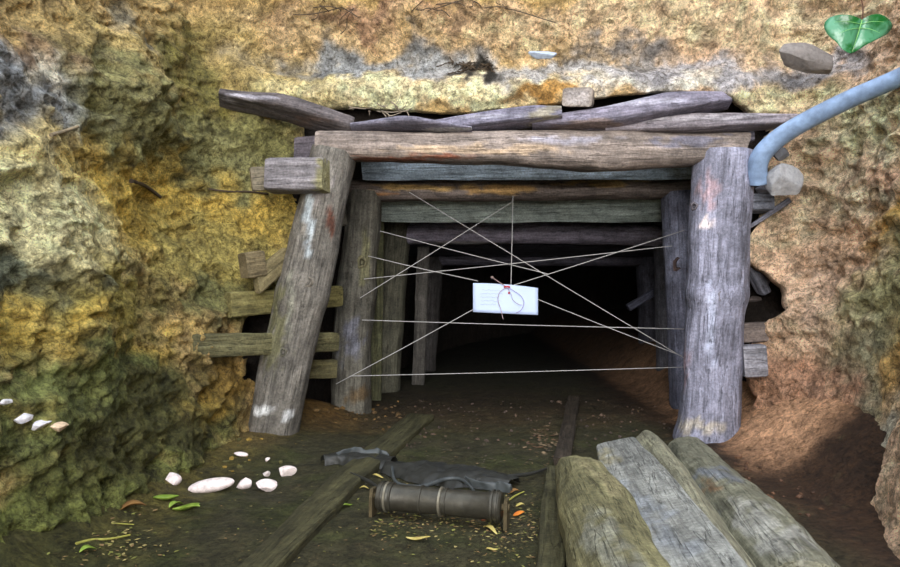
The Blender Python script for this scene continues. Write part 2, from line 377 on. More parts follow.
fx = np.concatenate([np.arange(-2.0, 2.4, 0.011), np.arange(2.4, 12, 0.1)]); fy = np.concatenate([np.arange(-4, 1.7, 0.12), np.arange(1.7, 5.2, 0.011), np.arange(5.2, 19, 0.08)])
GX, GY = np.meshgrid(fx, fy, indexing='ij'); fp = np.stack([GX.ravel(), GY.ravel()], 1)
fp = np.column_stack([fp, floor_h(fp)])
nfy = len(fy); I, J = np.meshgrid(np.arange(len(fx) - 1), np.arange(nfy - 1), indexing='ij'); I = I.ravel(); J = J.ravel()
ff = np.stack([I * nfy + J, (I + 1) * nfy + J, (I + 1) * nfy + J + 1, I * nfy + J + 1], 1).tolist()
fc = np.tile(srgb((74, 70, 46)), (len(fp), 1))
def fmix(wt, c): 
    global fc; wt = np.clip(wt, 0, 1)[:, None]; fc = fc * (1 - wt) + srgb(c) * wt
wn1 = fbm(fp + 44, 3, 4); wn2 = fbm(fp + 20, 11, 4)
fmix(smooth(wn1, -0.1, 0.4) * 0.7, (70, 76, 34))
fmix(smooth(-fp[:, 0] + 0.15 * wn2, 0.80, 1.2) * (0.8 + wn2), (120, 108, 52))
fmix(smooth(-fp[:, 0], 0.75, 1.0) * smooth(fp[:, 1], 3.0, 3.5) * 0.8, (128, 106, 60))
fmix(smooth(-fp[:, 0], 0.8, 1.1) * (1 - smooth(fp[:, 1], 2.0, 2.7)) * 0.7, (62, 66, 34))
fmix(smooth(fp[:, 0] + 0.2 * wn1, 1.0, 1.35) * 0.9, (72, 48, 32))  # brown soil of the right slope, its shadow mixed into the colour
fmix(smooth(fp[:, 0] + 0.1 * wn2, 1.3, 1.6) * smooth(fp[:, 1], 2.9, 3.3) * 0.9, (176, 122, 76))
fmix(smooth(fp[:, 1] + wn1, 3.7, 4.3) * (1 - smooth(fp[:, 1], 4.5, 6)) * 0.5, (96, 72, 52))
fmix(np.exp(-(((fp[:, 0] + 0.8) / 0.25) ** 2 + ((fp[:, 1] - 4.1) / 0.3) ** 2)), (128, 96, 48))
fmix(smooth(wn2, 0.25, 0.4) * 0.35, (110, 100, 70))
fmix(smooth(fp[:, 0] + 0.1 * wn2, 1.28, 1.5) * smooth(fp[:, 1] + 0.2 * wn1, 2.85, 3.15) * 0.95, (232, 180, 138))
fc = fc * (0.72 - 0.42 * smooth(fp[:, 1] + wn1 * 0.4, 4.0, 4.8) - 0.2 * smooth(fp[:, 1], 5, 7))[:, None]  # tunnel shade put into the floor colour, darker with depth
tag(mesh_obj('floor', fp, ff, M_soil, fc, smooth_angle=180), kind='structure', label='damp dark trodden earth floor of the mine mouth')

# ------------------------------------------------------------------ timbers
def loft(name, pts, sizes, col, n=2.3, roll=0, amp=0.006, seg=40, rings=None, tilt0=(0, 0), tilt1=(0, 0), spots=(), seed=0, end_col=None, parent=None, flutes=1.0, bulges=(), mat=None, sharp=42):
    pts = [Vector(p) for p in pts]; p0, p1 = pts[0], pts[-1]; ax = (p1 - p0); Ln = ax.length; ax.normalize()
    ref = Vector((0, -1, 0)) if abs(ax.z) > 0.75 else Vector((0, 0, 1))
    yv = (ref - ax * ref.dot(ax)).normalized(); xv = yv.cross(ax)
    yv, xv = yv * math.cos(roll) + xv * math.sin(roll), xv * math.cos(roll) - yv * math.sin(roll)
    Mw = Matrix(((xv.x, yv.x, ax.x, p0.x), (xv.y, yv.y, ax.y, p0.y), (xv.z, yv.z, ax.z, p0.z), (0, 0, 0, 1)))
    rings = rings or max(12, int(Ln / 0.022)); Mi = Mw.inverted()
    tp = [(Mi @ p).z / Ln for p in pts]; lx = [(Mi @ p).x for p in pts]; ly = [(Mi @ p).y for p in pts]
    ts = np.linspace(0, 1, rings + 1)
    st = np.linspace(0, 1, len(sizes)) if len(sizes) != len(pts) else tp
    W = np.interp(ts, st, [q[0] for q in sizes]); H = np.interp(ts, st, [q[1] for q in sizes])
    OX = np.interp(ts, tp, lx); OY = np.interp(ts, tp, ly)
    if len(pts) > 2:
        kk = np.ones(7) / 7; OX = np.convolve(np.pad(OX, 3, 'edge'), kk, 'valid'); OY = np.convolve(np.pad(OY, 3, 'edge'), kk, 'valid')
        W = np.convolve(np.pad(W, 3, 'edge'), kk, 'valid'); H = np.convolve(np.pad(H, 3, 'edge'), kk, 'valid')
    q = np.arange(seg) / seg * 8; sxy = []
    for v in q:
        if v < 1: sxy.append((1, v))
        elif v < 3: sxy.append((2 - v, 1))
        elif v < 5: sxy.append((-1, 4 - v))
        elif v < 7: sxy.append((v - 6, -1))
        else: sxy.append((1, v - 8))
    sxy = np.array(sxy); nn = (np.abs(sxy) ** n).sum(1) ** (1 / n); sxy = sxy / nn[:, None]
    rows = []
    # ring rows, then two shrinking rows on each end
    allrows = [(0, 0.04), (0, 0.55)] + [(k_, 1.0) for k_ in range(rings + 1)] + [(rings, 0.55), (rings, 0.04)]
    vs = []
    for k_, sc in allrows:
        X = sxy[:, 0] * W[k_] * sc; Y = sxy[:, 1] * H[k_] * sc
        e = 1 - 0.05 * (1 if sc == 1 and k_ in (0, rings) else 0)
        Z = ts[k_] * Ln + (1 - ts[k_]) * (tilt0[0] * X + tilt0[1] * Y) + ts[k_] * (tilt1[0] * X + tilt1[1] * Y)
        vs.append(np.stack([X * e + OX[k_], Y * e + OY[k_], Z], 1))
    vs = np.array(vs); nr = len(allrows); fl = vs.reshape(-1, 3)
    so_ = np.array([seed * 13.7 + 1.1, seed * 5.3, seed * 2.9])
    rad = np.stack([np.tile(sxy[:, 0], nr), np.tile(sxy[:, 1], nr), np.zeros(len(fl))], 1)
    g1 = fbm(fl * (1, 1, 0.12) + so_, 30, 3) * flutes; g2 = fbm(fl * (1, 1, 0.5) + so_, 6, 3)
    core = np.repeat([0 if s_ < 1 else 1 for _, s_ in allrows], seg)
    off = (g1 * amp * 0.8 + g2 * amp * 2.2)
    for (bt, ba, br_) in bulges: off += ba * np.exp(-((fl[:, 2] / Ln - bt) / br_) ** 2)
    fl = fl + rad * (off * core)[:, None]
    fl[:, 2] += (1 - core) * fbm(fl + so_, 25, 2) * amp * 0.8
    Wp = fl @ np.array(Mw.to_3x3()).T + np.array(p0)
    b_ = srgb(col); b_ = (b_ * 0.92 + b_.mean() * 0.08) * 0.84
    cl = np.tile(b_, (len(fl), 1)) * (1 + 0.45 * fbm(fl * (1, 1, 0.3) + so_ + 3, 9, 4))[:, None]
    if end_col is not None:
        ec = np.tile(srgb(end_col), (len(fl), 1)); cl = np.where(core[:, None] > 0, cl, ec)
    for (c_, r_, cc_, a_) in spots:
        wpv = Wp + fbm(fl * (1, 1, 0.4) + so_, 16, 3)[:, None] * np.minimum(np.array(r_), 0.08) * 1.5
        wt = a_ * np.exp(-(((wpv - np.array(c_)) / np.array(r_)) ** 2).sum(1)); wt = smooth(wt * (1 + 1.5 * fbm(fl * (1, 1, 0.45) + 9, 30, 4)), 0.26, 0.56)[:, None]
        cc2 = srgb(cc_); cc2 = cc2 * 0.85 + cc2.mean() * 0.15
        cl = cl * (1 - wt) + cc2 * wt * 0.9
    fs = []; fm = []
    for r_ in range(nr - 1):
        for a in range(seg):
            b = (a + 1) % seg; fs.append((r_ * seg + a, r_ * seg + b, (r_ + 1) * seg + b, (r_ + 1) * seg + a)); fm.append(1 if r_ < 2 or r_ >= nr - 3 else 0)
    fs.append(tuple(range(seg - 1, -1, -1))); fm.append(1); fs.append(tuple((nr - 1) * seg + a for a in range(seg))); fm.append(1)
    ob = mesh_obj(name, fl, fs, [mat or M_wood, M_end if mat is None else mat], cl, smooth_angle=sharp, fm=fm, parent=None)
    ob.matrix_world = Mw
    if parent is not None:
        ob.parent = parent; ob.matrix_parent_inverse = parent.matrix_world.inverted()
    return ob

def knot(parent, pos, nrm, r, col, depth=0.6):
    nrm = Vector(nrm).normalized(); ax = nrm.to_track_quat('Z', 'Y').to_matrix()
    vs = []; fs = []; rr = [(1.5, -0.3), (1.25, 0.12), (1.0, 0.28), (0.7, 0.18), (0.45, -depth * 0.4), (0.1, -depth)]
    for (a_, h_) in rr:
        for k_ in range(16):
            t = k_ / 16 * 2 * math.pi; w_ = 1 + 0.12 * math.sin(3 * t + r * 90) + 0.08 * math.sin(5 * t)
            vs.append(Vector(pos) + ax @ Vector((math.cos(t) * a_ * r * w_, math.sin(t) * a_ * r * w_ * 1.3, h_ * r)))
    for i in range(len(rr) - 1):
        for k_ in range(16): fs.append((i * 16 + k_, i * 16 + (k_ + 1) % 16, (i + 1) * 16 + (k_ + 1) % 16, (i + 1) * 16 + k_))
    cl = np.tile(srgb(col), (len(vs), 1)); cl[48:] *= 0.35
    return mesh_obj('knot', [tuple(v) for v in vs], fs, M_wood, cl, smooth_angle=60, parent=parent)

GW = (128, 124, 122); LIL = (146, 142, 158); DK = (84, 80, 82); BLU = (112, 134, 152); GRNW = (116, 112, 86)
BEAM_D = 3.60
# front set
beam1 = loft('header_beam', [at(318, 146, 3.60), at(450, 148, 3.58), at(600, 151, 3.57), at(741, 149, 3.56)], [(0.09, 0.073), (0.095, 0.078), (0.1, 0.098), (0.095, 0.075)],
     (150, 136, 126), n=2.8, amp=0.007, seed=1, seg=48, tilt1=(0, 0.35), bulges=((0.7, 0.008, 0.12),),
     spots=((at(480, 150, 3.5), (0.55, 0.3, 0.03), (186, 160, 130), 0.8), (at(400, 157, 3.5), (0.4, 0.3, 0.02), (150, 92, 68), 0.7), (at(560, 140, 3.5), (0.3, 0.3, 0.03), (172, 166, 176), 0.7),
            (at(650, 165, 3.5), (0.3, 0.3, 0.025), (190, 172, 160), 0.7), (at(690, 142, 3.5), (0.25, 0.3, 0.03), (132, 128, 142), 0.8)))
tag(beam1, 'thick weathered log lintel across the top of the frontmost timber frame', 'beam')
postL = loft('timber_post', [at(270, 448, 3.66), at(284, 370, 3.64), at(306, 282, 3.62), at(335, 150, 3.60)], [(0.135, 0.125), (0.135, 0.13), (0.132, 0.13), (0.120, 0.115)],
     (128, 122, 112), n=2.25, amp=0.008, seed=2, seg=56, bulges=((0.52, 0.008, 0.04),),
     spots=((at(262, 410, 3.53), (0.05, 0.2, 0.028), (232, 232, 228), 1.0), (at(286, 417, 3.53), (0.045, 0.2, 0.024), (226, 226, 224), 1.0), (at(310, 215, 3.5), (0.03, 0.2, 0.22), (176, 186, 190), 0.9),
            (at(322, 180, 3.5), (0.05, 0.3, 0.15), (150, 142, 136), 0.7), (at(332, 215, 3.5), (0.02, 0.3, 0.1), (108, 66, 48), 0.8), (at(270, 330, 3.5), (0.08, 0.3, 0.3), (122, 118, 82), 0.7), (at(290, 300, 3.5), (0.03, 0.3, 0.25), (160, 158, 138), 0.6)))
tag(postL, 'grey-green leaning log post with white patches at its foot, front frame left', 'post')
knot(postL, at(307, 281, 3.495), (-0.1, -1, 0.1), 0.022, (130, 122, 110))
knot(postL, at(283, 352, 3.505), (-0.1, -1, 0.0), 0.014, (112, 108, 92))
postR = loft('timber_post', [at(706, 448, 3.58), at(712, 380, 3.58), at(716, 290, 3.57), at(724, 152, 3.56)], [(0.155, 0.145), (0.142, 0.14), (0.146, 0.145), (0.152, 0.140)],
     (142, 142, 160), n=2.7, amp=0.009, seed=3, seg=56, roll=0.3, bulges=((0.52, 0.014, 0.035), (0.02, 0.015, 0.05)),
     spots=((at(712, 190, 3.42), (0.05, 0.3, 0.10), (166, 140, 148), 0.8), (at(710, 222, 3.42), (0.03, 0.3, 0.03), (226, 208, 206), 1.0), (at(690, 370, 3.42), (0.035, 0.3, 0.22), (156, 132, 142), 0.7),
            (at(712, 330, 3.42), (0.03, 0.3, 0.3), (176, 182, 206), 0.7), (at(742, 230, 3.45), (0.03, 0.3, 0.35), (104, 104, 118), 0.8), (at(700, 430, 3.42), (0.12, 0.3, 0.04), (176, 166, 152), 0.8)))
tag(postR, 'stout pale lilac-grey log post of the front frame, right side', 'post')
knot(postR, at(722, 296, 3.42), (0, -1, 0), 0.016, (120, 116, 122))
knot(postR, at(694, 206, 3.43), (-0.4, -1, 0), 0.012, (110, 104, 110))
# second set
beam2 = loft('header_beam', [at(348, 190, 4.42), at(500, 191, 4.40), at(696, 187, 4.36)], [(0.085, 0.07), (0.09, 0.073), (0.09, 0.07)], (134, 120, 112), n=2.2, amp=0.008, seed=4, seg=48,
     spots=((at(420, 186, 4.3), (0.30, 0.3, 0.026), (204, 164, 92), 1.1), (at(500, 189, 4.3), (0.22, 0.3, 0.026), (196, 152, 84), 1.1), (at(600, 183, 4.3), (0.25, 0.3, 0.024), (188, 154, 98), 1.0), (at(385, 193, 4.3), (0.12, 0.3, 0.012), (170, 120, 70), 1.0)))
tag(beam2, 'dark log lintel with torn yellow streaks on the second frame', 'beam')
post2L = loft('timber_post', [at(351, 416, 4.42), at(352, 350, 4.42), at(358, 270, 4.42), at(366, 192, 4.42)], [(0.125, 0.12), (0.125, 0.12), (0.118, 0.12), (0.112, 0.11)], (108, 104, 92), n=2.3, amp=0.010, seed=5, seg=48, bulges=((0.55, 0.012, 0.06),),
     spots=((at(365, 260, 4.3), (0.03, 0.3, 0.2), (140, 136, 96), 0.9), (at(352, 340, 4.3), (0.08, 0.3, 0.15), (116, 116, 126), 0.7), (at(360, 395, 4.3), (0.09, 0.3, 0.05), (104, 84, 54), 0.8)))
tag(post2L, 'knobbly greenish log post of the second frame, left side, tied with strings', 'post')
knot(post2L, at(362, 262, 4.30), (0.1, -1, 0), 0.022, (128, 122, 92))
post2R = loft('timber_post', [at(690, 408, 4.38), at(686, 300, 4.38), at(681, 192, 4.36)], [(0.12, 0.12), (0.12, 0.12), (0.125, 0.12)], (120, 122, 142), n=2.3, amp=0.008, seed=6, seg=48,
     spots=((at(676, 250, 4.27), (0.05, 0.3, 0.2), (136, 140, 164), 0.8),))
tag(post2R, 'blue-grey log post half hidden behind the stout front right post', 'post')
knot(post2R, at(679, 264, 4.268), (-0.2, -1, 0), 0.026, (92, 74, 70), 1.2)
# third set and further ones
beam3 = loft('header_beam', [at(402, 234, 5.32), at(540, 233, 5.30), at(672, 236, 5.26)], [(0.09, 0.082), (0.09, 0.085), (0.09, 0.078)], (136, 128, 142), n=2.4, amp=0.008, seed=7,
     spots=((at(470, 243, 5.2), (0.5, 0.3, 0.015), (146, 140, 140), 0.8),))
tag(beam3, 'dim purple-grey log lintel of the third frame', 'beam')
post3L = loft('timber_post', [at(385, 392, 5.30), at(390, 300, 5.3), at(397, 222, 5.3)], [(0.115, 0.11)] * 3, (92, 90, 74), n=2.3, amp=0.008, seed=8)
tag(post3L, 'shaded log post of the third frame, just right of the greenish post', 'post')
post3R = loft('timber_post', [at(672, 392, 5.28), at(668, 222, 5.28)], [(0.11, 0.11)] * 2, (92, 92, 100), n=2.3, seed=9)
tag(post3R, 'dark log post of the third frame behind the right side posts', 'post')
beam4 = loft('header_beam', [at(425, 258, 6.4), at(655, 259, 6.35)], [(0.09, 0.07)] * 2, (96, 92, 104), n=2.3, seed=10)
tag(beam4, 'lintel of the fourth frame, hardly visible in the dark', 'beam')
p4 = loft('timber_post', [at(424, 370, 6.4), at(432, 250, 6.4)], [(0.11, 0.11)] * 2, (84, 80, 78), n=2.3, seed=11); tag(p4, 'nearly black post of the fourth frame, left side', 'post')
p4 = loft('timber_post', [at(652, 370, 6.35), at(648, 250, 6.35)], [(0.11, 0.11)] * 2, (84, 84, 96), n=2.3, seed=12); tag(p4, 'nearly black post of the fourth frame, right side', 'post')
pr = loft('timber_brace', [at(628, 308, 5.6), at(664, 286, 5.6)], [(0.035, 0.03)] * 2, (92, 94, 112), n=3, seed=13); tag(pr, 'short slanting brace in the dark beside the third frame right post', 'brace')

# roof boards between the frames
def board(name, a, b, w_, h_, col, label, roll=0, seed=0, n=7, cat='board', group=None, **k):
    o = loft(name, [a, b] if not isinstance(a, list) else a, [(w_, h_)] * 2 if not isinstance(w_, list) else w_, col, n=n, roll=roll, amp=k.pop('amp', 0.0035), seed=seed, seg=k.pop('seg', 32), sharp=28, **k)
    return tag(o, label, cat, group)
RG = 'roof boards laid across the frames'
board('roof_board', at(362, 169, 4.20), at(694, 168, 4.16), 0.075, 0.014, (184, 204, 222), 'blue-grey roof board seen between the first and second lintels', seed=20, roll=0.95, group=RG)
board('roof_board', at(380, 209, 4.66), at(668, 209, 4.62), 0.12, 0.014, (190, 204, 196), 'pale grey-green roof board seen under the streaked second lintel', seed=21, roll=0.7, group=RG)
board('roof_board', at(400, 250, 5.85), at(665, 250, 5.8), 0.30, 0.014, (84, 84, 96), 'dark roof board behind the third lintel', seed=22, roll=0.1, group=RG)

# boards jammed between the front lintel and the rock
WG = 'lagging boards wedged over the front lintel'
o = loft('lagging_board', [at(220, 99, 3.50), at(285, 107, 3.53), at(352, 131, 3.62)], [(0.07, 0.018), (0.08, 0.040), (0.085, 0.036)], (100, 92, 92), n=6, amp=0.004, seed=23, roll=0.35, sharp=30,
         spots=((at(250, 97, 3.45), (0.13, 0.3, 0.014), (164, 158, 166), 1.1), (at(310, 118, 3.5), (0.15, 0.3, 0.02), (112, 92, 84), 0.8)))
tag(o, 'dark tapering board sticking out left above the front left post', 'board', WG)
o = loft('lagging_board', [at(352, 128, 3.56), at(410, 123, 3.52), at(472, 130, 3.50)], [(0.04, 0.014), (0.075, 0.026), (0.03, 0.007)], (122, 118, 134), n=2.4, amp=0.003, seed=24, roll=0.25, sharp=50,
         spots=((at(440, 128, 3.45), (0.14, 0.2, 0.010), (178, 176, 180), 1.0),))
tag(o, 'curved bark slab lying on the left half of the front lintel', 'board', WG)
o = loft('lagging_board', [at(424, 131, 3.62), at(480, 123, 3.56), at(532, 116, 3.52), at(562, 115, 3.50)], [(0.06, 0.03), (0.065, 0.036), (0.065, 0.038), (0.055, 0.026)], (128, 124, 142), n=7, amp=0.003, seed=25, roll=0.2, sharp=28,
         spots=((at(545, 116, 3.45), (0.07, 0.3, 0.05), (148, 140, 122), 1.0), (at(490, 117, 3.5), (0.2, 0.3, 0.015), (166, 164, 180), 0.8)), end_col=(160, 152, 130))
tag(o, 'split board on the front lintel ending left of the small block', 'board', WG)
o = loft('lagging_board', [at(532, 126, 3.58), at(610, 119, 3.50), at(680, 104, 3.46), at(724, 101, 3.46)], [(0.07, 0.02), (0.075, 0.048), (0.075, 0.050), (0.065, 0.026)], (132, 126, 142), n=6, amp=0.004, seed=26, roll=0.2, sharp=28,
         tilt1=(0, -0.9), spots=((at(640, 103, 3.45), (0.25, 0.3, 0.02), (170, 166, 182), 0.9), (at(590, 124, 3.45), (0.2, 0.3, 0.02), (134, 116, 112), 0.9)))
tag(o, 'widest lagging board, rising to the right above the front lintel', 'board', WG)
o = loft('lagging_board', [at(604, 131, 3.56), at(690, 124, 3.50), at(798, 121, 3.46)], [(0.06, 0.022), (0.07, 0.040), (0.05, 0.026)], (138, 130, 136), n=6, amp=0.004, seed=27, roll=0.15, sharp=28,
         spots=((at(700, 118, 3.45), (0.3, 0.3, 0.015), (166, 160, 166), 0.9),))
tag(o, 'grey lagging board reaching right to the blue pipe', 'board', WG)
o = loft('lagging_board', [at(652, 142, 3.66), at(752, 137, 3.60)], [(0.05, 0.03)] * 2, (118, 114, 126), n=6, seed=28, sharp=28); 
tag(o, 'hidden board end behind the right end of the front lintel', 'board', WG)
o = loft('wooden_block', [at(577, 97, 3.44), at(580, 99, 3.60)], [(0.078, 0.048), (0.075, 0.045)], (150, 138, 126), n=8, amp=0.002, seed=29, roll=-0.08, sharp=28, end_col=(168, 160, 156), rings=8)
tag(o, 'small squared wooden block jammed under the rock lip above the lintel', 'block')
# left side lagging
LG = 'side boards behind the left posts'
o = loft('wooden_block', [at(268, 176, 3.49), at(328, 176, 3.47)], [(0.06, 0.083), (0.06, 0.085)], (134, 128, 130), n=9, amp=0.002, seed=30, sharp=28, end_col=(128, 120, 80), roll=0.1, tilt1=(0.25, 0),
         spots=((at(322, 176, 3.42), (0.035, 0.3, 0.15), (136, 130, 88), 1.0),))
tag(o, 'large squared grey block nailed across the top of the left front post', 'block')
o = loft('wooden_block', [at(251, 179, 3.44), at(266, 178, 3.47)], [(0.02, 0.060), (0.02, 0.060)], (140, 128, 104), n=8, amp=0.003, seed=31, sharp=28, end_col=(150, 136, 112), rings=8)
tag(o, 'small brown block against the rock left of the large squared block', 'block')
o = loft('wooden_block', [at(298, 151, 3.70), at(324, 150, 3.66)], [(0.05, 0.07)] * 2, (112, 104, 112), n=7, amp=0.003, seed=32, sharp=28, rings=8)
tag(o, 'dark grey block tucked under the left end of the front lintel', 'block')
def side_board(a, b, h_, col, label, seed, w_=0.025, **k):
    o = loft('side_board', [a, b], [(w_, h_), (w_, h_)], col, n=8, amp=0.004, seed=seed, sharp=28, **k); return tag(o, label, 'board', LG)
side_board(at(190, 346, 3.12), at(336, 342, 4.0), 0.055, (130, 124, 84), 'long greenish side board poking out furthest left behind the post', 40, end_col=(150, 144, 104),
           spots=((at(196, 346, 3.5), (0.05, 0.2, 0.2), (156, 150, 112), 1.0),))
side_board(at(228, 305, 3.38), at(340, 296, 4.05), 0.062, (140, 130, 76), 'olive side board behind the post just above the longest one', 41)
side_board(at(232, 370, 3.80), at(336, 369, 4.05), 0.055, (112, 104, 66), 'lowest side board showing between the two left posts', 42)
side_board(at(256, 283, 3.46), at(288, 256, 3.62), 0.055, (142, 128, 88), 'tilted board wedged by the left front post', 43, tilt0=(0, 0.4))
o = loft('wooden_block', [at(243, 266, 3.42), at(262, 263, 3.50)], [(0.04, 0.066)] * 2, (134, 118, 84), n=8, amp=0.003, seed=44, sharp=28, rings=8); tag(o, 'brown block set in the rock beside the tilted board', 'block')
side_board(at(288, 220, 3.86), at(344, 216, 4.2), 0.06, (92, 88, 76), 'shaded side board high behind the left front post', 45)
o = loft('side_board', [at(418, 385, 5.6), at(424, 232, 5.6)], [(0.05, 0.02)] * 2, (84, 80, 74), n=7, seed=46, sharp=28); tag(o, 'upright plank just right of the third frame left post', 'board', LG)
o = loft('side_board', [at(376, 400, 4.85), at(379, 215, 4.85)], [(0.04, 0.02)] * 2, (92, 92, 62), n=7, seed=47, sharp=28); tag(o, 'upright greenish plank between the second and third left posts', 'board', LG)
# right side wedges
RGp = 'packing behind the right front post'
o = loft('wooden_block', [at(742, 361, 3.50), at(765, 360, 3.48)], [(0.05, 0.082)] * 2, (160, 158, 166), n=9, amp=0.002, seed=50, sharp=28, rings=8); tag(o, 'pale flat wooden block low behind the right front post', 'block', RGp)
o = loft('wooden_block', [at(740, 333, 3.58), at(775, 331, 3.55)], [(0.05, 0.052)] * 2, (122, 108, 100), n=7, amp=0.004, seed=51, sharp=28, rings=8); tag(o, 'brownish block directly on top of the pale flat block', 'block', RGp)
o = loft('wooden_block', [at(750, 204, 3.60), at(772, 204, 3.58)], [(0.05, 0.045)] * 2, (142, 146, 160), n=8, amp=0.003, seed=52, sharp=28, rings=8, roll=0.2); tag(o, 'light grey block beside the upper right front post under the stones', 'block', RGp)
o = loft('wooden_stick', [at(748, 228, 3.60), at(790, 200, 3.52)], [(0.014, 0.012), (0.02, 0.016)], (122, 122, 134), n=3, amp=0.003, seed=53, rings=12); tag(o, 'thin slanting stick below the stones at the upper right', 'stick')
o = loft('wooden_block', [at(748, 262, 3.68), at(764, 292, 3.72)], [(0.03, 0.04)] * 2, (146, 146, 158), n=4, amp=0.006, seed=54, sharp=35, rings=8); tag(o, 'bluish splintered block in the hollow behind the right front post', 'block', RGp)

# ------------------------------------------------------------------ stones
def stone(name, pos, size, col, label=None, cat='stone', group=None, seed=0, rot=(0, 0, 0), ang=0.5, mat=None, cuts=14, spots=None, bumpy=0.05):
    bm = bmesh.new(); bmesh.ops.create_icosphere(bm, subdivisions=4, radius=1)
    v = np.array([q.co[:] for q in bm.verts]); fs = [tuple(q.index for q in f.verts) for f in bm.faces]; bm.free()
    rg = np.random.default_rng(seed + 100)
    for _ in range(cuts):
        n_ = rg.normal(size=3); n_ /= np.linalg.norm(n_); h_ = 1 - ang * rg.uniform(0.4, 1.3)
        dd = v @ n_ - h_; v = v - np.outer(np.clip(dd, 0, None) * 0.92, n_)
    v = v * (1 + bumpy * fbm(v + seed, 2.5, 3))[:, None]
    cl = np.tile(srgb(col), (len(v), 1)) * (1 + 0.35 * fbm(v + seed * 3, 3, 3))[:, None]
    v = v * np.array(size)
    from mathutils import Euler
    Rm = np.array(Euler(rot).to_matrix()); v = v @ Rm.T
    o = mesh_obj(name, v, fs, mat or M_stone, cl, smooth_angle=22, world=Matrix.Translation(pos))
    return tag(o, label, cat, group)
def smat(name, rough, bstr):
    m, n, l, p = new_mat(name, rough, 0.4); a = N(n, 'ShaderNodeVertexColor', layer_name='Col'); g = n.new('ShaderNodeTexCoord').outputs['Object']
    n1 = noise(n, l, g, 45, 6, 0.65); c = mul(n, l, a.outputs[0], ramp(n, l, n1, [(0.3, 0.7), (0.5, 1.0), (0.7, 1.2)])); l.new(c, p.inputs['Base Color'])
    l.new(bump(n, l, n1, bstr), p.inputs['Normal']); return m
M_stone = smat('grey_stone', 0.8, 0.008); M_white = smat('white_stone', 0.6, 0.0015)
SG = 'stones packed beside the right front post'
stone('packing_stone', at(781, 180, 3.40), (0.12, 0.09, 0.105), (158, 158, 160), 'angular pale grey stone directly under the end of the blue pipe', group=SG, seed=1, rot=(0.2, 0.3, 0.5))
stone('packing_stone', at(764, 190, 3.56), (0.05, 0.05, 0.035), (128, 130, 142), 'small grey stone between the post and the angular pale stone', group=SG, seed=2)
stone('packing_stone', at(779, 153, 3.46), (0.06, 0.05, 0.05), (112, 112, 116), 'dark grey stone tucked behind the bend of the blue pipe', group=SG, seed=3)
stone('packing_stone', at(762, 278, 3.80), (0.06, 0.05, 0.05), (140, 136, 146), 'grey stone inside the dark hollow right of the post', group=SG, seed=4)
stone('packing_stone', at(758, 300, 3.86), (0.07, 0.05, 0.05), (106, 96, 92), 'brown stone at the bottom of the dark hollow right of the post', group=SG, seed=5)
stone('bank_stone', at(806, 60, 3.42), (0.19, 0.05, 0.085), (120, 114, 110), 'smooth grey slab of stone in the bank left of the green leaf', seed=6, rot=(0, 0.12, 0.1), cuts=12)
stone('bank_stone', at(540, 55, 3.47), (0.10, 0.04, 0.035), (148, 158, 172), 'bluish rounded stone in the grey seam above the small wooden block', seed=7, cuts=12)

def on_floor(px, py):
    p = gnd(px, py)
    for _ in range(4): p = gnd(px, py, fz(p.x, p.y))
    return p
WS = 'white stones on the floor before the left post'
for (px, py, a, b, sd_, lb, cu) in (
    (168, 484, 0.042, 0.027, 11, 'rounded white stone leftmost of the floor stones', 6),
    (209, 490, 0.090, 0.027, 12, 'largest flat oval white stone on the floor', 3),
    (242, 487, 0.040, 0.026, 13, 'wedge-shaped white stone touching the right end of the largest one', 8),
    (265, 490, 0.048, 0.026, 14, 'pointed-oval white stone at the front, right of the wedge-shaped one', 5),
    (285, 475, 0.046, 0.024, 15, 'rounded white stone rightmost of the floor stones', 4),
    (265, 476, 0.018, 0.016, 16, 'tiny white chip between the two right white stones', 8),
    (240, 456, 0.034, 0.012, 17, 'thin white stone lying apart behind the others', 6),
    (267, 461, 0.012, 0.012, 18, 'tiny white pebble farthest back near the post foot', 6)):
    p = on_floor(px, py + b * 90); stone('white_stone', p + Vector((0, b, b * 0.75)), (a, b * 1.5, b), (238, 222, 216), lb, group=WS, seed=sd_, mat=M_white, cuts=cu, rot=(0, (sd_ % 3 - 1) * 0.12, (sd_ % 5) * 0.1), bumpy=0.02)

# scene query for things set into the banks
bpy.context.view_layer.update()
deps = bpy.context.evaluated_depsgraph_get()
walls = [bpy.data.objects[n] for n in ('wall_left', 'wall_front', 'wall_right', 'floor')]
def hit(px, py):
    o0 = Vector((0, 0, HC)); dr = Vector(((px - 450) / F, 1, -(py - 283.5) / F)).normalized(); best = None
    for wo in walls:
        ok, loc, nr, _ = wo.ray_cast(o0, dr)
        if ok and (best is None or (loc - o0).length < (best[0] - o0).length): best = (loc, nr if nr.dot(dr) < 0 else -nr)
    return best
SL = 'white stones on the ledge of the left bank'
for (px, py, a, sd_, lb) in ((4, 403, 0.020, 21, 'small white stone at the very left edge of the bank'), (19, 420, 0.032, 22, 'pale bluish-white stone on the left bank ledge'),
                             (41, 424, 0.030, 23, 'white stone in the middle of the left bank ledge'), (57, 428, 0.030, 24, 'cream and pink stone at the right end of the left bank ledge')):
    h = hit(px, py)
    stone('white_stone', h[0] + h[1] * 0.004, (a * 0.8, a * 1.5, a * 0.6), (226, 222, 224) if sd_ != 24 else (220, 192, 160), lb, group=SL, seed=sd_, mat=M_white, cuts=9, bumpy=0.15)

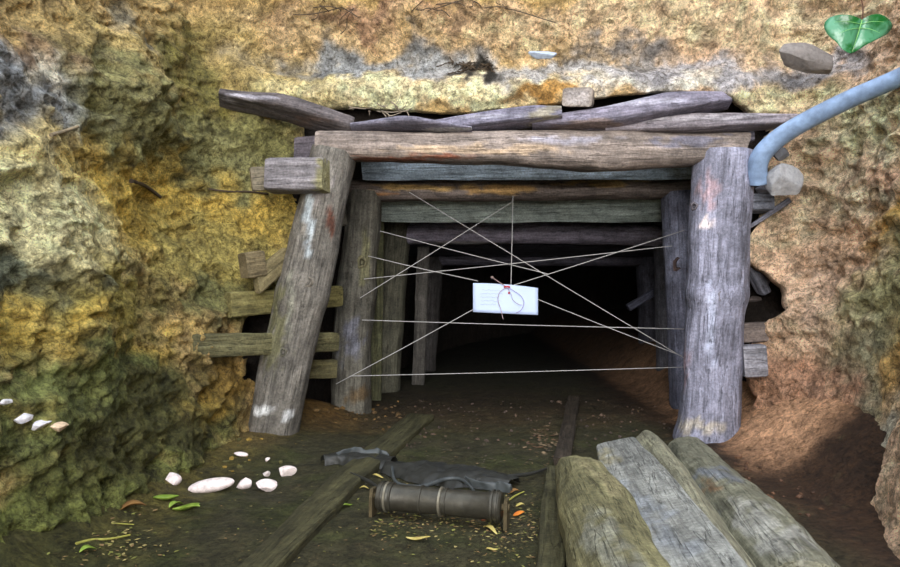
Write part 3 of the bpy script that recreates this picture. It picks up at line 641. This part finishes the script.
# ------------------------------------------------------------------ blue pipe
def tube(name, pts, rad, mat, seg=12, sub=10, parent=None, colr_=None, caps=True, closed_r=None, jitter=0):
    Pp = catmull(np.array([tuple(p) for p in pts], float), sub) if len(pts) > 2 else np.array([tuple(p) for p in pts], float)
    n_ = len(Pp); R_ = np.interp(np.linspace(0, 1, n_), np.linspace(0, 1, len(rad)), rad) if isinstance(rad, (list, tuple)) else np.full(n_, rad)
    Tn = np.gradient(Pp, axis=0); Tn /= np.linalg.norm(Tn, axis=1)[:, None]
    up = np.array([0, 0, 1.0]) if abs(Tn[0][2]) < 0.9 else np.array([0, 1.0, 0]); vs = []
    for i in range(n_):
        a = np.cross(Tn[i], up); a /= np.linalg.norm(a); b = np.cross(a, Tn[i]); up = b
        for k_ in range(seg):
            t = k_ / seg * 2 * math.pi; vs.append(Pp[i] + (a * math.cos(t) + b * math.sin(t)) * R_[i])
    fs = [(i * seg + k_, i * seg + (k_ + 1) % seg, (i + 1) * seg + (k_ + 1) % seg, (i + 1) * seg + k_) for i in range(n_ - 1) for k_ in range(seg)]
    if caps: fs += [tuple(range(seg - 1, -1, -1)), tuple((n_ - 1) * seg + k_ for k_ in range(seg))]
    vs = np.array(vs); c0 = vs.mean(0)
    if parent is None: return mesh_obj(name, vs - c0, fs, mat, smooth_angle=50, world=Matrix.Translation(c0))
    return mesh_obj(name, vs, fs, mat, smooth_angle=50, parent=parent)
M_pipe = plain('blue_grey_plastic', (126, 148, 178), 0.5, 0.5, 0.35, 18, 0.003)
pp = tube('water_pipe', [at(960, 46, 2.75), at(900, 77, 2.95), at(850, 99, 3.1), at(806, 121, 3.24), at(776, 140, 3.34), at(759, 160, 3.40), at(758, 184, 3.44)], [0.034, 0.034, 0.036, 0.038, 0.040, 0.042, 0.038], M_pipe, seg=24, sub=12, caps=False)
tag(pp, 'blue-grey plastic pipe bending down to the right front post', 'pipe')
so2 = pp.modifiers.new('wall', 'SOLIDIFY'); so2.thickness = 0.006

# ------------------------------------------------------------------ hanging leaf
def leaf_mat(name, c1, c2, rough=0.35):
    m, n, l, p = new_mat(name, rough, 0.5); g = n.new('ShaderNodeTexCoord').outputs['Object']
    n1 = noise(n, l, g, 16, 3, 0.5, 0.4); l.new(ramp(n, l, n1, [(0.42, tuple(srgb(c1))), (0.56, tuple(srgb(c2)))]), p.inputs['Base Color'])
    l.new(bump(n, l, noise(n, l, g, 60, 3), 0.002), p.inputs['Normal']); return m
M_leaf = leaf_mat('glossy_green_leaf', (22, 84, 34), (70, 126, 92), 0.25); M_stem = plain('leaf_stem', (84, 58, 44), 0.7, 0.3, 0.2)
LY = 2.45; lr = empty('heart_leaf', at(862, 18, LY)); tag(lr, 'glossy green heart-shaped leaf hanging at the upper right', 'leaf')
outl = [(862, 20), (868, 16), (877, 14), (886, 17), (892, 25), (888, 33), (878, 39), (866, 45), (852, 53), (843, 50), (836, 42), (828, 35), (824, 26), (828, 19), (838, 15), (850, 15), (858, 18)]
def half(sgn):
    cpx = catmull(np.array(outl + [outl[0]], float), 6); mid_a, mid_b = np.array([862, 20.0]), np.array([852, 53.0])
    nrm = np.array([33.0, 10.0]) / math.hypot(33, 10)
    pts_ = [p for p in cpx if ((p - mid_a) @ nrm) * sgn >= -0.3]
    ax_ = (mid_b - mid_a) / np.linalg.norm(mid_b - mid_a); pts_.sort(key=lambda p: 0)
    idx = [i for i, p in enumerate(cpx) if ((p - mid_a) @ nrm) * sgn >= -0.3]
    seq = [cpx[i] for i in idx]
    vs = []; fs = []; K = 6; n_ = len(seq)
    for p in seq:
        t = float(np.clip((p - mid_a) @ ax_ / np.linalg.norm(mid_b - mid_a), 0, 1)); m_ = mid_a + (mid_b - mid_a) * t
        for k_ in range(K + 1):
            q = m_ + (p - m_) * k_ / K; dist = abs((q - mid_a) @ nrm)
            v = at(q[0], q[1], LY - 0.0012 * dist + 0.00006 * dist * dist + 0.004 * math.sin(t * 9) * k_ / K)
            vs.append(tuple(v))
    for i in range(n_ - 1):
        for k_ in range(K): fs.append((i * (K + 1) + k_, i * (K + 1) + k_ + 1, (i + 1) * (K + 1) + k_ + 1, (i + 1) * (K + 1) + k_))
    o = mesh_obj('leaf_blade', vs, fs, M_leaf, smooth_angle=180, parent=lr)
    s_ = o.modifiers.new('t', 'SOLIDIFY'); s_.thickness = 0.0012
half(1); half(-1)
M_vein = plain('leaf_vein', (112, 168, 96), 0.5, 0.3, 0.1)
tube('leaf_vein', [at(862, 20, LY - 0.004), at(858, 34, LY - 0.006), at(852, 52, LY - 0.003)], [0.0022, 0.0016, 0.0006], M_vein, seg=6, parent=lr)
for (a, b) in (((861, 24), (884, 22)), ((860, 28), (880, 33)), ((861, 24), (834, 22)), ((860, 28), (838, 34))):
    mx = ((a[0] + b[0]) / 2, (a[1] + b[1]) / 2 - 1.5)
    dY = lambda q: LY - 0.0012 * abs(q[0] - 861) - 0.003
    tube('leaf_vein', [at(*a, dY(a)), at(*mx, dY(mx)), at(*b, dY(b))], [0.0013, 0.0009, 0.0004], M_vein, seg=5, parent=lr)
tube('leaf_stalk', [at(862, 20, LY - 0.003), at(863, 8, LY - 0.005), at(861, -10, LY), at(866, -60, LY + 0.02), at(880, -120, LY + 0.1), at(905, -190, LY + 0.25)], 0.0026, M_stem, seg=6, parent=lr)

# ------------------------------------------------------------------ strings and notice card
M_str = plain('white_string', (178, 176, 174), 0.7, 0.2, 0.1)
STR = [((513, 196), (511, 285), 4.285, 4.275, 'upright string holding the white card from the streaked lintel'),
       ((409, 192), (684, 358), 4.29, 4.25, 'long string running from upper left lintel down to the right post'),
       ((512, 202), (360, 298), 4.28, 4.28, 'string running down left from the top of the upright string'),
       ((380, 231), (548, 274), 4.29, 4.27, 'string sloping gently down right above the card, highest on left'),
       ((368, 256), (478, 281), 4.29, 4.264, 'short string ending at the upper left corner of the card'),
       ((364, 279), (672, 246), 4.27, 4.26, 'string rising gently right, crossing just above the card'),
       ((514, 285), (694, 227), 4.265, 4.25, 'string rising right from the top of the card'),
       ((474, 309), (336, 384), 4.264, 4.28, 'string running down left from the lower left corner of the card'),
       ((537, 299), (682, 356), 4.264, 4.25, 'string running down right from the right edge of the card'),
       ((362, 320), (684, 329), 4.28, 4.25, 'level string stretched just below the card'),
       ((350, 376), (686, 367), 4.28, 4.25, 'lowest level string across the mouth')]
for a, b, y1, y2, lb in STR:
    A, Bq = at(*a, y1), at(*b, y2); m_ = (A + Bq) / 2; m_.z -= 0.003
    tag(tube('string', [A, m_, Bq], 0.0023, M_str, seg=6, sub=6), lb, 'string', 'strings tied across the mine mouth')
card = empty('notice_card', at(505, 299, 4.26)); tag(card, 'white paper notice with faint writing hung on the strings', 'notice')
M_paper = plain('white_paper', (190, 206, 238), 0.6, 0.3, 0.03, 8, 0.0005)
cv = []; cf = []
cor = [(473, 283), (538, 288), (538, 315), (473, 312)]
for j in range(9):
    for i in range(17):
        u, v = i / 16, j / 8
        q = [(1 - v) * ((1 - u) * cor[0][k_] + u * cor[1][k_]) + v * ((1 - u) * cor[3][k_] + u * cor[2][k_]) for k_ in (0, 1)]
        cv.append(tuple(at(q[0], q[1] - 1.2 * math.sin(u * 3.14) * (1 - v), 4.255 - 0.01 * math.sin(u * 3.1) * (0.4 + 0.6 * v))))
for j in range(8):
    for i in range(16): a = j * 17 + i; cf.append((a, a + 17, a + 18, a + 1))
pa = mesh_obj('paper', cv, cf, M_paper, smooth_angle=180, parent=card); pa.modifiers.new('t', 'SOLIDIFY').thickness = 0.0012
M_ink = plain('faded_ink', (150, 158, 196), 0.8, 0.1, 0.1)
for r_, (yy, x0, x1) in enumerate(((290, 482, 502), (293.5, 480, 503), (297, 480, 500), (300.5, 481, 502), (304, 480, 496))):
    pts_ = []; xx = x0
    while xx < x1:
        pts_.append(at(xx, yy + 0.02 * (xx - x0) + random.uniform(-0.7, 0.7), 4.254 - 0.01 * math.sin((xx - 473) / 65 * 3.1) * (0.4 + 0.6 * (yy - 283) / 28) - 0.0015)); xx += random.uniform(0.8, 1.6)
    tube('writing', pts_, 0.0006, M_ink, seg=4, sub=2, parent=card)
M_red = plain('red_wax', (176, 30, 40), 0.5, 0.4, 0.2)
def blob(name, pos, size, mat, parent):
    bm = bmesh.new(); bmesh.ops.create_icosphere(bm, subdivisions=3, radius=1)
    v = np.array([q.co[:] for q in bm.verts]); fs = [tuple(q.index for q in f.verts) for f in bm.faces]; bm.free()
    v = v * (1 + 0.2 * fbm(v, 2, 2))[:, None] * np.array(size) + np.array(pos); return mesh_obj(name, v, fs, mat, smooth_angle=180, parent=parent)
blob('red_knot', at(507, 287, 4.243), (0.021, 0.006, 0.008), M_red, card)
blob('red_knot', at(509, 293, 4.243), (0.006, 0.004, 0.008), M_red, card)
M_rust = plain('rusty_nail', (150, 128, 122), 0.6, 0.5, 0.3)
tube('nail', [at(493, 278, 4.225), at(505, 286, 4.24)], 0.0028, M_rust, seg=8, parent=card); blob('nail_head', at(492.3, 277.4, 4.224), (0.011, 0.011, 0.008), M_rust, card)
M_cord = plain('pinkish_cord', (170, 150, 158), 0.8, 0.2, 0.2)
tube('cord', [at(507, 287, 4.236), at(500, 292, 4.238), at(498, 300, 4.236), at(501, 310, 4.236), at(503, 319, 4.236)], 0.0022, M_cord, seg=6, parent=card)
tube('cord', [at(507, 287, 4.236), at(514, 291, 4.238), at(521, 296, 4.236), at(524, 303, 4.236), at(521, 310, 4.236), at(516, 313, 4.238)], 0.0019, plain('violet_cord', (158, 140, 186), 0.8, 0.2, 0.2), seg=6, parent=card)
tube('cord', [at(507, 287, 4.234), at(511, 294, 4.238), at(513, 300, 4.236), at(518, 304, 4.234), at(522, 305, 4.236)], 0.0016, M_cord, seg=6, parent=card)

# ------------------------------------------------------------------ rails and timbers on the ground
def gp(px, py, z): return gnd(px, py, z)
o = loft('floor_rail', [gp(421, 417, 0.0), gp(345, 482, 0.002), gp(238, 592, 0.002)], [(0.085, 0.02), (0.07, 0.02), (0.055, 0.02)], (80, 76, 48), n=7, amp=0.004, seed=60, sharp=30)
tag(o, 'long worn plank track set in the floor, passing left of the roller', 'plank')
o = loft('floor_rail', [gp(557, 470, 0.02), gp(549, 595, 0.02)], [(0.045, 0.022), (0.042, 0.022)], (84, 80, 52), n=7, amp=0.004, seed=61, sharp=30)
tag(o, 'narrow plank in the floor left of the loose round log', 'plank')
o = loft('floor_rail', [gp(574, 398, 0.012), gp(562, 462, 0.012)], [(0.04, 0.018), (0.04, 0.018)], (70, 60, 48), n=7, amp=0.004, seed=62, sharp=30)
tag(o, 'dark plank track in the floor leading into the tunnel', 'plank')
TG = 'loose timbers at the lower right'
ga = loft('loose_log', [gp(577, 474, 0.105), gp(600, 520, 0.12), gp(652, 640, 0.125)], [(0.088, 0.080), (0.12, 0.11), (0.125, 0.115)], (128, 122, 84), n=2.2, amp=0.009, seed=63, seg=48, end_col=(150, 142, 110),
     spots=((gp(600, 480, 0.2), (0.05, 0.3, 0.1), (150, 140, 96), 0.8), (gp(610, 550, 0.22), (0.05, 0.3, 0.1), (142, 140, 118), 0.8)))
tag(ga, 'round greenish log, leftmost of the loose timbers', 'log', TG)
knot(ga, gp(566, 502, 0.13), (-1, -0.6, 0.5), 0.014, (166, 158, 110))
o = loft('loose_plank', [gp(617, 448, 0.13), gp(648, 510, 0.16), gp(722, 640, 0.20)], [(0.084, 0.034), (0.118, 0.042), (0.112, 0.045)], (160, 160, 152), n=12, amp=0.003, seed=64, roll=-0.22, sharp=25, tilt0=(-0.15, 0), end_col=(158, 150, 118),
     spots=((gp(650, 520, 0.2), (0.06, 0.5, 0.1), (160, 164, 166), 0.7), (gp(607, 460, 0.15), (0.04, 0.2, 0.1), (150, 142, 110), 0.7)))
tag(o, 'wide pale grey squared timber leaning between the two logs', 'timber', TG)
o = loft('loose_plank', [gp(649, 444, 0.135), gp(681, 490, 0.145), gp(738, 590, 0.15)], [(0.06, 0.05), (0.066, 0.054), (0.062, 0.054)], (152, 148, 122), n=4, amp=0.005, seed=65, roll=0.75, sharp=25, end_col=(158, 150, 116),
     spots=((gp(660, 450, 0.2), (0.03, 0.4, 0.1), (166, 162, 130), 0.8),))
tag(o, 'slim split timber lying against the right of the wide pale one', 'timber', TG)
o = loft('loose_log', [gp(686, 452, 0.085), gp(722, 500, 0.10), gp(812, 610, 0.11)], [(0.078, 0.078), (0.112, 0.10), (0.118, 0.108)], (132, 130, 108), n=2.2, amp=0.010, seed=66, seg=48,
     spots=((gp(718, 478, 0.18), (0.08, 0.15, 0.1), (120, 124, 128), 0.8), (gp(716, 500, 0.15), (0.05, 0.1, 0.06), (152, 112, 68), 0.8), (gp(770, 530, 0.2), (0.08, 0.3, 0.1), (160, 158, 146), 0.7)))
tag(o, 'thick grey-brown log, rightmost of the loose timbers', 'log', TG)

# ------------------------------------------------------------------ haulage roller
M_iron = plain('worn_iron', (66, 63, 54), 0.45, 0.5, 0.3, 30, 0.002, 0.45); M_iron2 = plain('bright_worn_iron', (132, 126, 110), 0.4, 0.5, 0.2, 30, 0.001, 0.5); M_rusty = plain('rusty_bracket', (78, 68, 46), 0.8, 0.3, 0.3)
A = gp(379, 496, 0.06); Bq = gp(502, 507, 0.058); ax = (Bq - A).normalized(); Lr = (Bq - A).length
roller = empty('haulage_roller', (A + Bq) / 2 - Vector((0, 0, 0.06))); tag(roller, 'ribbed metal rope roller lying on the floor between two plank tracks', 'roller')
def lathe(name, prof, mat, parent, seg=32):
    Mx = ax.to_track_quat('Z', 'Y').to_matrix(); vs = []
    for (t, r_) in prof:
        for k_ in range(seg):
            th = k_ / seg * 2 * math.pi; vs.append(tuple(A + Mx @ Vector((r_ * math.cos(th), r_ * math.sin(th), t * Lr))))
    n_ = len(prof); fs = [(i * seg + k_, i * seg + (k_ + 1) % seg, (i + 1) * seg + (k_ + 1) % seg, (i + 1) * seg + k_) for i in range(n_ - 1) for k_ in range(seg)]
    fs += [tuple(range(seg - 1, -1, -1)), tuple((n_ - 1) * seg + k_ for k_ in range(seg))]
    return mesh_obj(name, vs, fs, mat, smooth_angle=35, parent=parent)
lathe('drum', [(0.0, 0.045), (0.01, 0.050), (0.10, 0.050), (0.12, 0.046), (0.3, 0.047), (0.5, 0.044), (0.7, 0.046), (0.88, 0.045), (0.9, 0.050), (0.985, 0.052), (1.0, 0.046)], M_iron, roller)
for t, r_ in ((0.035, 0.053), (0.075, 0.053), (0.115, 0.052), (0.36, 0.0505), (0.52, 0.0505), (0.56, 0.049), (0.93, 0.056), (0.965, 0.055)):
    lathe('ring', [(t - 0.011, r_ - 0.006), (t - 0.008, r_), (t + 0.008, r_), (t + 0.011, r_ - 0.006)], M_iron2 if t in (0.075, 0.52) else M_iron, roller)
lathe('axle', [(-0.07, 0.012), (1.06, 0.012)], M_rusty, roller, 12)
for t in (-0.05, 1.035):
    c_ = A + ax * (t * Lr); Mx = ax.to_track_quat('Z', 'Y').to_matrix(); prof = [(-0.028, -0.07), (0.028, -0.07), (0.026, 0.0), (0.016, 0.028), (-0.016, 0.028), (-0.026, 0.0)]
    fwd = Vector((-ax.y, ax.x, 0)).normalized(); vs = []
    for dz in (-0.006, 0.006):
        for (q, h_) in prof: vs.append(tuple(c_ + ax * dz + fwd * q + Vector((0, 0, h_))))
    fs = [tuple(range(5, -1, -1)), tuple(range(6, 12))] + [(i, (i + 1) % 6, 6 + (i + 1) % 6, 6 + i) for i in range(6)]
    mesh_obj('bracket', vs, fs, M_rusty, parent=roller)

# ------------------------------------------------------------------ rag
M_rag = plain('dirty_black_plastic', (44, 44, 40), 0.5, 0.4, 0.3, 25, 0.004); M_rag_lit = plain('highlit_plastic_fold', (72, 76, 76), 0.5, 0.4, 0.3, 25, 0.003)  # the lighter copy paints highlights on the sheet's folds and edge
rag = empty('crumpled_sheet', gp(420, 470, 0)); tag(rag, 'crumpled dark plastic sheet on the floor behind the roller', 'sheet')
def cloth(name, cl_px, wid, hgt, mat, seed, zb=0.012, nu_=70, nv_=22):
    cp = catmull(np.array([tuple(gnd(a, b, 0.0)) for a, b in cl_px], float), 20); m_ = len(cp)
    sel = np.linspace(0, m_ - 1, nu_); cp = np.stack([np.interp(sel, np.arange(m_), cp[:, q_]) for q_ in range(3)], 1); Tn = np.gradient(cp, axis=0); Tn /= np.linalg.norm(Tn, axis=1)[:, None]
    vs = []; 
    for i in range(nu_):
        u = i / (nu_ - 1); wv = np.interp(u, np.linspace(0, 1, len(wid)), wid); sd_ = np.array([-Tn[i][1], Tn[i][0], 0])
        for j in range(nv_):
            v = j / (nv_ - 1) * 2 - 1; vs.append(cp[i] + sd_ * v * wv)
    vs = np.array(vs); e = np.tile(1 - np.abs(np.linspace(-1, 1, nv_)) ** 3, nu_)
    f1 = fbm(vs * (1, 1, 1) + seed, 6, 3, True); f2 = fbm(vs + seed * 2, 16, 2)
    fl = floor_h(vs[:, :2])
    vs[:, 2] = fl + zb * 0.3 + e * (hgt * (0.45 + 0.55 * f1) + 0.007 * f2) + zb * e
    vs[:, :2] += np.stack([fbm(vs + 5 + seed, 10, 2), fbm(vs + 15 + seed, 10, 2)], 1) * 0.03
    vs[:, 2] = np.maximum(vs[:, 2], floor_h(vs[:, :2]) + 0.004)
    fs = [(i * nv_ + j, i * nv_ + j + 1, (i + 1) * nv_ + j + 1, (i + 1) * nv_ + j) for i in range(nu_ - 1) for j in range(nv_ - 1)]
    return mesh_obj(name, vs, fs, mat, smooth_angle=180, parent=rag)
cloth('sheet_fold', [(324, 462), (350, 460), (392, 464)], [0.03, 0.06, 0.08, 0.05], 0.03, M_rag, 1)
cloth('sheet_fold', [(386, 466), (420, 470), (470, 478), (512, 486)], [0.06, 0.14, 0.14, 0.07], 0.035, M_rag, 2)
cloth('sheet_fold', [(340, 462), (362, 458), (392, 460)], [0.006, 0.012, 0.008], 0.05, M_rag_lit, 3, nv_=12)
cloth('sheet_fold', [(466, 484), (486, 489), (512, 492)], [0.008, 0.014, 0.008], 0.03, M_rag_lit, 4, nv_=12)
for q in ([(392, 462), (396, 478), (420, 482), (446, 476), (462, 478), (474, 488)], [(476, 478), (500, 476), (530, 470), (548, 464)], [(350, 470), (368, 478), (382, 486)]):
    pts_ = [gnd(a, b, 0.03) for a, b in q]; pts_ = [Vector((p.x, p.y, fz(p.x, p.y) + 0.028)) for p in pts_]
    tube('sheet_edge', pts_, [0.006, 0.009, 0.005], M_rag_lit if q[0][0] == 392 else M_rag, seg=8, sub=8, parent=rag)

# ------------------------------------------------------------------ leaves, twigs, litter, roots
def small_leaf(px, py, ln, wd, ang, mat, label, curl=0.25, z=0.006, group=None):
    p = on_floor(px, py); vs = []; fs = []; n_ = 10
    for i in range(n_ + 1):
        t = i / n_; w_ = wd * math.sin(math.pi * min(1, t * 0.96 + 0.02)) ** 0.8 * (1 - 0.25 * t)
        for k_ in (-1, -0.5, 0, 0.5, 1):
            lx, ly = (t - 0.5) * ln, k_ * w_ * 0.5
            vs.append((lx * math.cos(ang) - ly * math.sin(ang), lx * math.sin(ang) + ly * math.cos(ang), z + abs(k_) * w_ * curl + ln * 0.10 * math.sin(t * 4 + px)))
    for i in range(n_):
        for k_ in range(4): a = i * 5 + k_; fs.append((a, a + 5, a + 6, a + 1))
    zmin = min(v[2] for v in vs); vs = [(a, b, c_ - zmin + 0.003) for a, b, c_ in vs]
    o = mesh_obj('fallen_leaf', vs, fs, mat, smooth_angle=180, world=Matrix.Translation(p)); o.modifiers.new('t', 'SOLIDIFY').thickness = 0.0015
    return tag(o, label, 'leaf', group)
ML1 = leaf_mat('fresh_leaf', (112, 138, 44), (150, 170, 74), 0.5); ML2 = leaf_mat('brown_leaf', (112, 78, 36), (146, 108, 54), 0.7); ML3 = leaf_mat('yellow_leaf', (176, 158, 84), (196, 180, 110), 0.7); ML4 = leaf_mat('orange_leaf', (204, 110, 28), (220, 140, 40), 0.6)
G1 = 'green leaves on the floor below the white stones'; G2 = 'dead leaves scattered round the roller'
small_leaf(166, 501, 0.09, 0.045, 0.3, ML1, 'green leaf just below the leftmost white stone', 0.4, group=G1)
small_leaf(186, 512, 0.11, 0.05, -0.2, ML1, 'largest green leaf below the big flat white stone', 0.35, group=G1)
small_leaf(176, 507, 0.07, 0.03, 1.2, ML1, 'narrow green leaf between the two larger green ones', 0.3, group=G1)
small_leaf(192, 509, 0.06, 0.035, 0.7, ML1, 'small green leaf at the right tip of the leaf cluster', 0.3, group=G1)
small_leaf(131, 511, 0.10, 0.05, 0.5, ML2, 'broad brown dead leaf left of the green leaves', 0.3)
small_leaf(88, 552, 0.05, 0.03, 0.9, ML1, 'tiny green leaf by the pale twig at lower left', 0.3)
small_leaf(378, 478, 0.05, 0.02, -0.3, ML3, 'pale leaf on the edge of the dark sheet', 0.3, group=G2)
small_leaf(364, 489, 0.04, 0.016, -0.2, ML3, 'pale leaf just left of the roller end', 0.3, group=G2)
small_leaf(347, 507, 0.05, 0.025, 0.8, ML1, 'greenish leaf left of the roller', 0.3, group=G2)
small_leaf(418, 541, 0.08, 0.022, -0.2, ML3, 'long pale leaf in front of the roller', 0.3, group=G2)
small_leaf(519, 516, 0.045, 0.03, 0.4, ML4, 'bright orange leaf right of the roller', 0.3, group=G2)
small_leaf(520, 507, 0.035, 0.02, 0.2, ML3, 'small pale leaf just above the orange one', 0.3, group=G2)
small_leaf(490, 532, 0.07, 0.022, -0.9, ML3, 'slanting yellowish leaf below the roller right end', 0.3, group=G2)
small_leaf(514, 494, 0.05, 0.03, 0.3, ML2, 'brown leaf at the roller right end by the sheet', 0.3, group=G2)
small_leaf(492, 551, 0.035, 0.015, 0.1, ML3, 'little yellow leaf nearest the narrow floor plank', 0.3, group=G2)
small_leaf(488, 521, 0.05, 0.02, 0.1, plain('reddish_leaf', (140, 76, 44), 0.7), 'reddish dead leaf under the roller right end', 0.3, group=G2)
M_twig = plain('pale_twig', (158, 154, 74), 0.7); M_dt = plain('dark_twig', (70, 58, 44), 0.8)
def ftwig(pxs, r_, mat, lb):
    pts_ = [on_floor(a, b) + Vector((0, 0, r_ + 0.002)) for a, b in pxs]; tag(tube('twig', pts_, [r_, r_ * 0.6], mat, seg=7, sub=5), lb, 'twig')
ftwig([(76, 546), (92, 542), (110, 541), (130, 537)], 0.005, M_twig, 'pale yellow-green twig on the floor at lower left')
ftwig([(98, 526), (116, 525), (134, 526)], 0.003, M_twig, 'thin straw above the pale yellow-green twig')
ftwig([(505, 505), (514, 498), (524, 493)], 0.004, M_twig, 'thin curved straw at the right end of the roller')
def wtwig(pxs, r_, mat, lb):
    pts_ = []
    for a, b in pxs:
        h = hit(a, b); pts_.append(h[0] + h[1] * r_ * 1.3)
    tag(tube('twig', pts_, [r_, r_ * 0.8], mat, seg=8, sub=5), lb, 'twig')
wtwig([(131, 179), (143, 186), (158, 196)], 0.010, M_dt, 'short dark stick stuck in the yellow hollow of the left bank')
wtwig([(50, 137), (64, 132), (78, 127)], 0.007, plain('grey_twig', (134, 120, 96), 0.8), 'pale broken twig on the upper left bank')
wtwig([(208, 189), (228, 192), (250, 192), (268, 194)], 0.006, M_dt, 'thin dark root running to the blocks on the left bank')
# dangling roots at the seam and rootlets under the lip
rg = random.Random(3)
def roots(name, x0, x1, y0, y1, Y, n_, r_, mat, label, ln, cat='roots'):
    bmv = []; bmf = []
    for _ in range(n_):
        px, py = rg.uniform(x0, x1), rg.uniform(y0, y1); pts_ = [at(px, py, Y + 0.02)]; dx, dy = rg.uniform(-1, 1), rg.uniform(-0.6, 0.8)
        for k_ in range(4):
            dx += rg.uniform(-0.8, 0.8); dy += rg.uniform(-0.7, 0.8); px += dx * ln; py += dy * ln * 0.6; pts_.append(at(px, py, Y - rg.uniform(0, 0.03)))
        Pp = catmull(np.array([tuple(p) for p in pts_], float), 3); o0 = len(bmv)
        for i, p in enumerate(Pp):
            for k_ in range(4): th = k_ * math.pi / 2; bmv.append((p[0] + math.cos(th) * r_ * 0.7, p[1] + math.sin(th) * r_ * 0.7, p[2] + math.cos(th + 0.8) * r_))
        for i in range(len(Pp) - 1):
            for k_ in range(4): bmf.append((o0 + i * 4 + k_, o0 + i * 4 + (k_ + 1) % 4, o0 + i * 4 + 4 + (k_ + 1) % 4, o0 + i * 4 + 4 + k_))
    o = mesh_obj(name, bmv, bmf, mat, smooth_angle=180); return tag(o, label, cat, kind='stuff')
hs = hit(475, 68); yS = hs[0].y if hs else 3.5
roots('matted_rootlets', 452, 494, 62, 74, yS - 0.01, 60, 0.0035, M_dt, 'dark matted rootlets in the seam above the mouth', 2.5)
roots('matted_rootlets', 350, 408, 107, 112, 3.60, 14, 0.003, plain('pale_root', (140, 128, 112), 0.8), 'pale thin rootlets hanging in the gap above the left of the lintel', 5)
roots('matted_rootlets', 320, 520, 2, 12, (hit(420, 8) or [Vector((0, 3.4, 0))])[0].y - 0.015, 18, 0.003, M_dt, 'dark trailing roots along the top of the front bank', 9)
# fine litter: chips and crumbs of leaf and straw on the floor
lv = []; lf = []; lc = []
def chips(n_, region, size, cols):
    for _ in range(n_):
        px, py = region(); p = on_floor(px, py); a = rg.uniform(0, 6.28); l_ = size * rg.uniform(0.4, 1.4); w_ = l_ * rg.uniform(0.2, 0.6); tl = rg.uniform(-0.3, 0.3)
        o0 = len(lv)
        for (q, s_, t_) in ((-1, 0, 0.15), (0, 1, 0.3), (1, 0, 0.15), (0, -1, 0.2), (0, 0, 0.6)):
            lv.append((p.x + (q * l_ * math.cos(a) - s_ * w_ * math.sin(a)), p.y + (q * l_ * math.sin(a) + s_ * w_ * math.cos(a)), p.z + 0.003 + t_ * w_ * 0.6 + q * tl * l_ * 0.3))
        lf.extend([(o0, o0 + 1, o0 + 4), (o0 + 1, o0 + 2, o0 + 4), (o0 + 2, o0 + 3, o0 + 4), (o0 + 3, o0, o0 + 4)]); c_ = srgb(rg.choice(cols)) * rg.uniform(0.6, 1.2); lc.extend([c_] * 5)
PC = [(168, 152, 96), (120, 104, 60), (140, 140, 70), (96, 84, 50), (150, 120, 80)]
chips(260, lambda: (rg.gauss(105, 35), rg.gauss(535, 16)), 0.010, PC)
chips(120, lambda: (rg.gauss(225, 40), rg.gauss(440, 10)), 0.007, [(150, 124, 60), (120, 104, 56)])
chips(420, lambda: (rg.uniform(370, 535), rg.gauss(520, 12)), 0.009, PC)
chips(240, lambda: (rg.uniform(470, 560), rg.gauss(540, 22)), 0.008, PC)
chips(500, lambda: (rg.uniform(360, 680), rg.uniform(400, 475)), 0.010, [(110, 96, 84), (90, 80, 70), (130, 108, 78)])
chips(90, lambda: (rg.gauss(548, 10), rg.gauss(442, 6)), 0.02, [(130, 110, 84), (110, 84, 60)])
chips(300, lambda: (rg.uniform(220, 560), rg.uniform(470, 566)), 0.006, PC)
tag(mesh_obj('leaf_litter', lv, lf, M_stone, np.array(lc)), 'fine crumbs of dead leaf and straw strewn over the floor', 'litter', kind='stuff')
# crumbled rubble at the foot of the banks
rv = []; rf = []; rc = []
ico = bmesh.new(); bmesh.ops.create_icosphere(ico, subdivisions=1, radius=1); iv = np.array([v.co[:] for v in ico.verts]); ifc = [tuple(v.index for v in f.verts) for f in ico.faces]; ico.free()
def rubble(n_, region, smin, smax, cols):
    for _ in range(n_):
        px, py = region(); p = on_floor(px, py); s_ = rg.uniform(smin, smax) * rg.uniform(0.5, 1)
        v = iv * np.array([rg.uniform(0.7, 1.4), rg.uniform(0.7, 1.3), rg.uniform(0.5, 0.9)]) * s_; v = v * (1 + 0.25 * np.array([rg.uniform(-1, 1) for _ in v]))[:, None] + np.array([p.x, p.y, p.z + s_ * 0.3])
        o0 = len(rv); rv.extend(v.tolist()); rf.extend([(a + o0, b + o0, c_ + o0) for a, b, c_ in ifc]); c_ = srgb(rg.choice(cols)) * rg.uniform(0.7, 1.2); rc.extend([c_] * len(v))
rubble(160, lambda: (rg.gauss(200, 40), rg.gauss(446, 14)), 0.006, 0.016, [(150, 122, 54), (110, 98, 50), (96, 92, 52)])
rubble(70, lambda: (rg.uniform(315, 400), rg.gauss(412, 8)), 0.008, 0.022, [(110, 84, 46), (90, 70, 42)])
rubble(90, lambda: (rg.uniform(735, 840), rg.gauss(475, 18)), 0.006, 0.018, [(92, 64, 44), (80, 56, 40)])
rubble(160, lambda: (rg.uniform(400, 680), rg.uniform(400, 450)), 0.005, 0.014, [(90, 72, 58), (76, 64, 56)])
tag(mesh_obj('rubble', rv, rf, M_stone, np.array(rc)), 'crumbled earth lumps at the foot of both banks', 'rubble', kind='stuff')
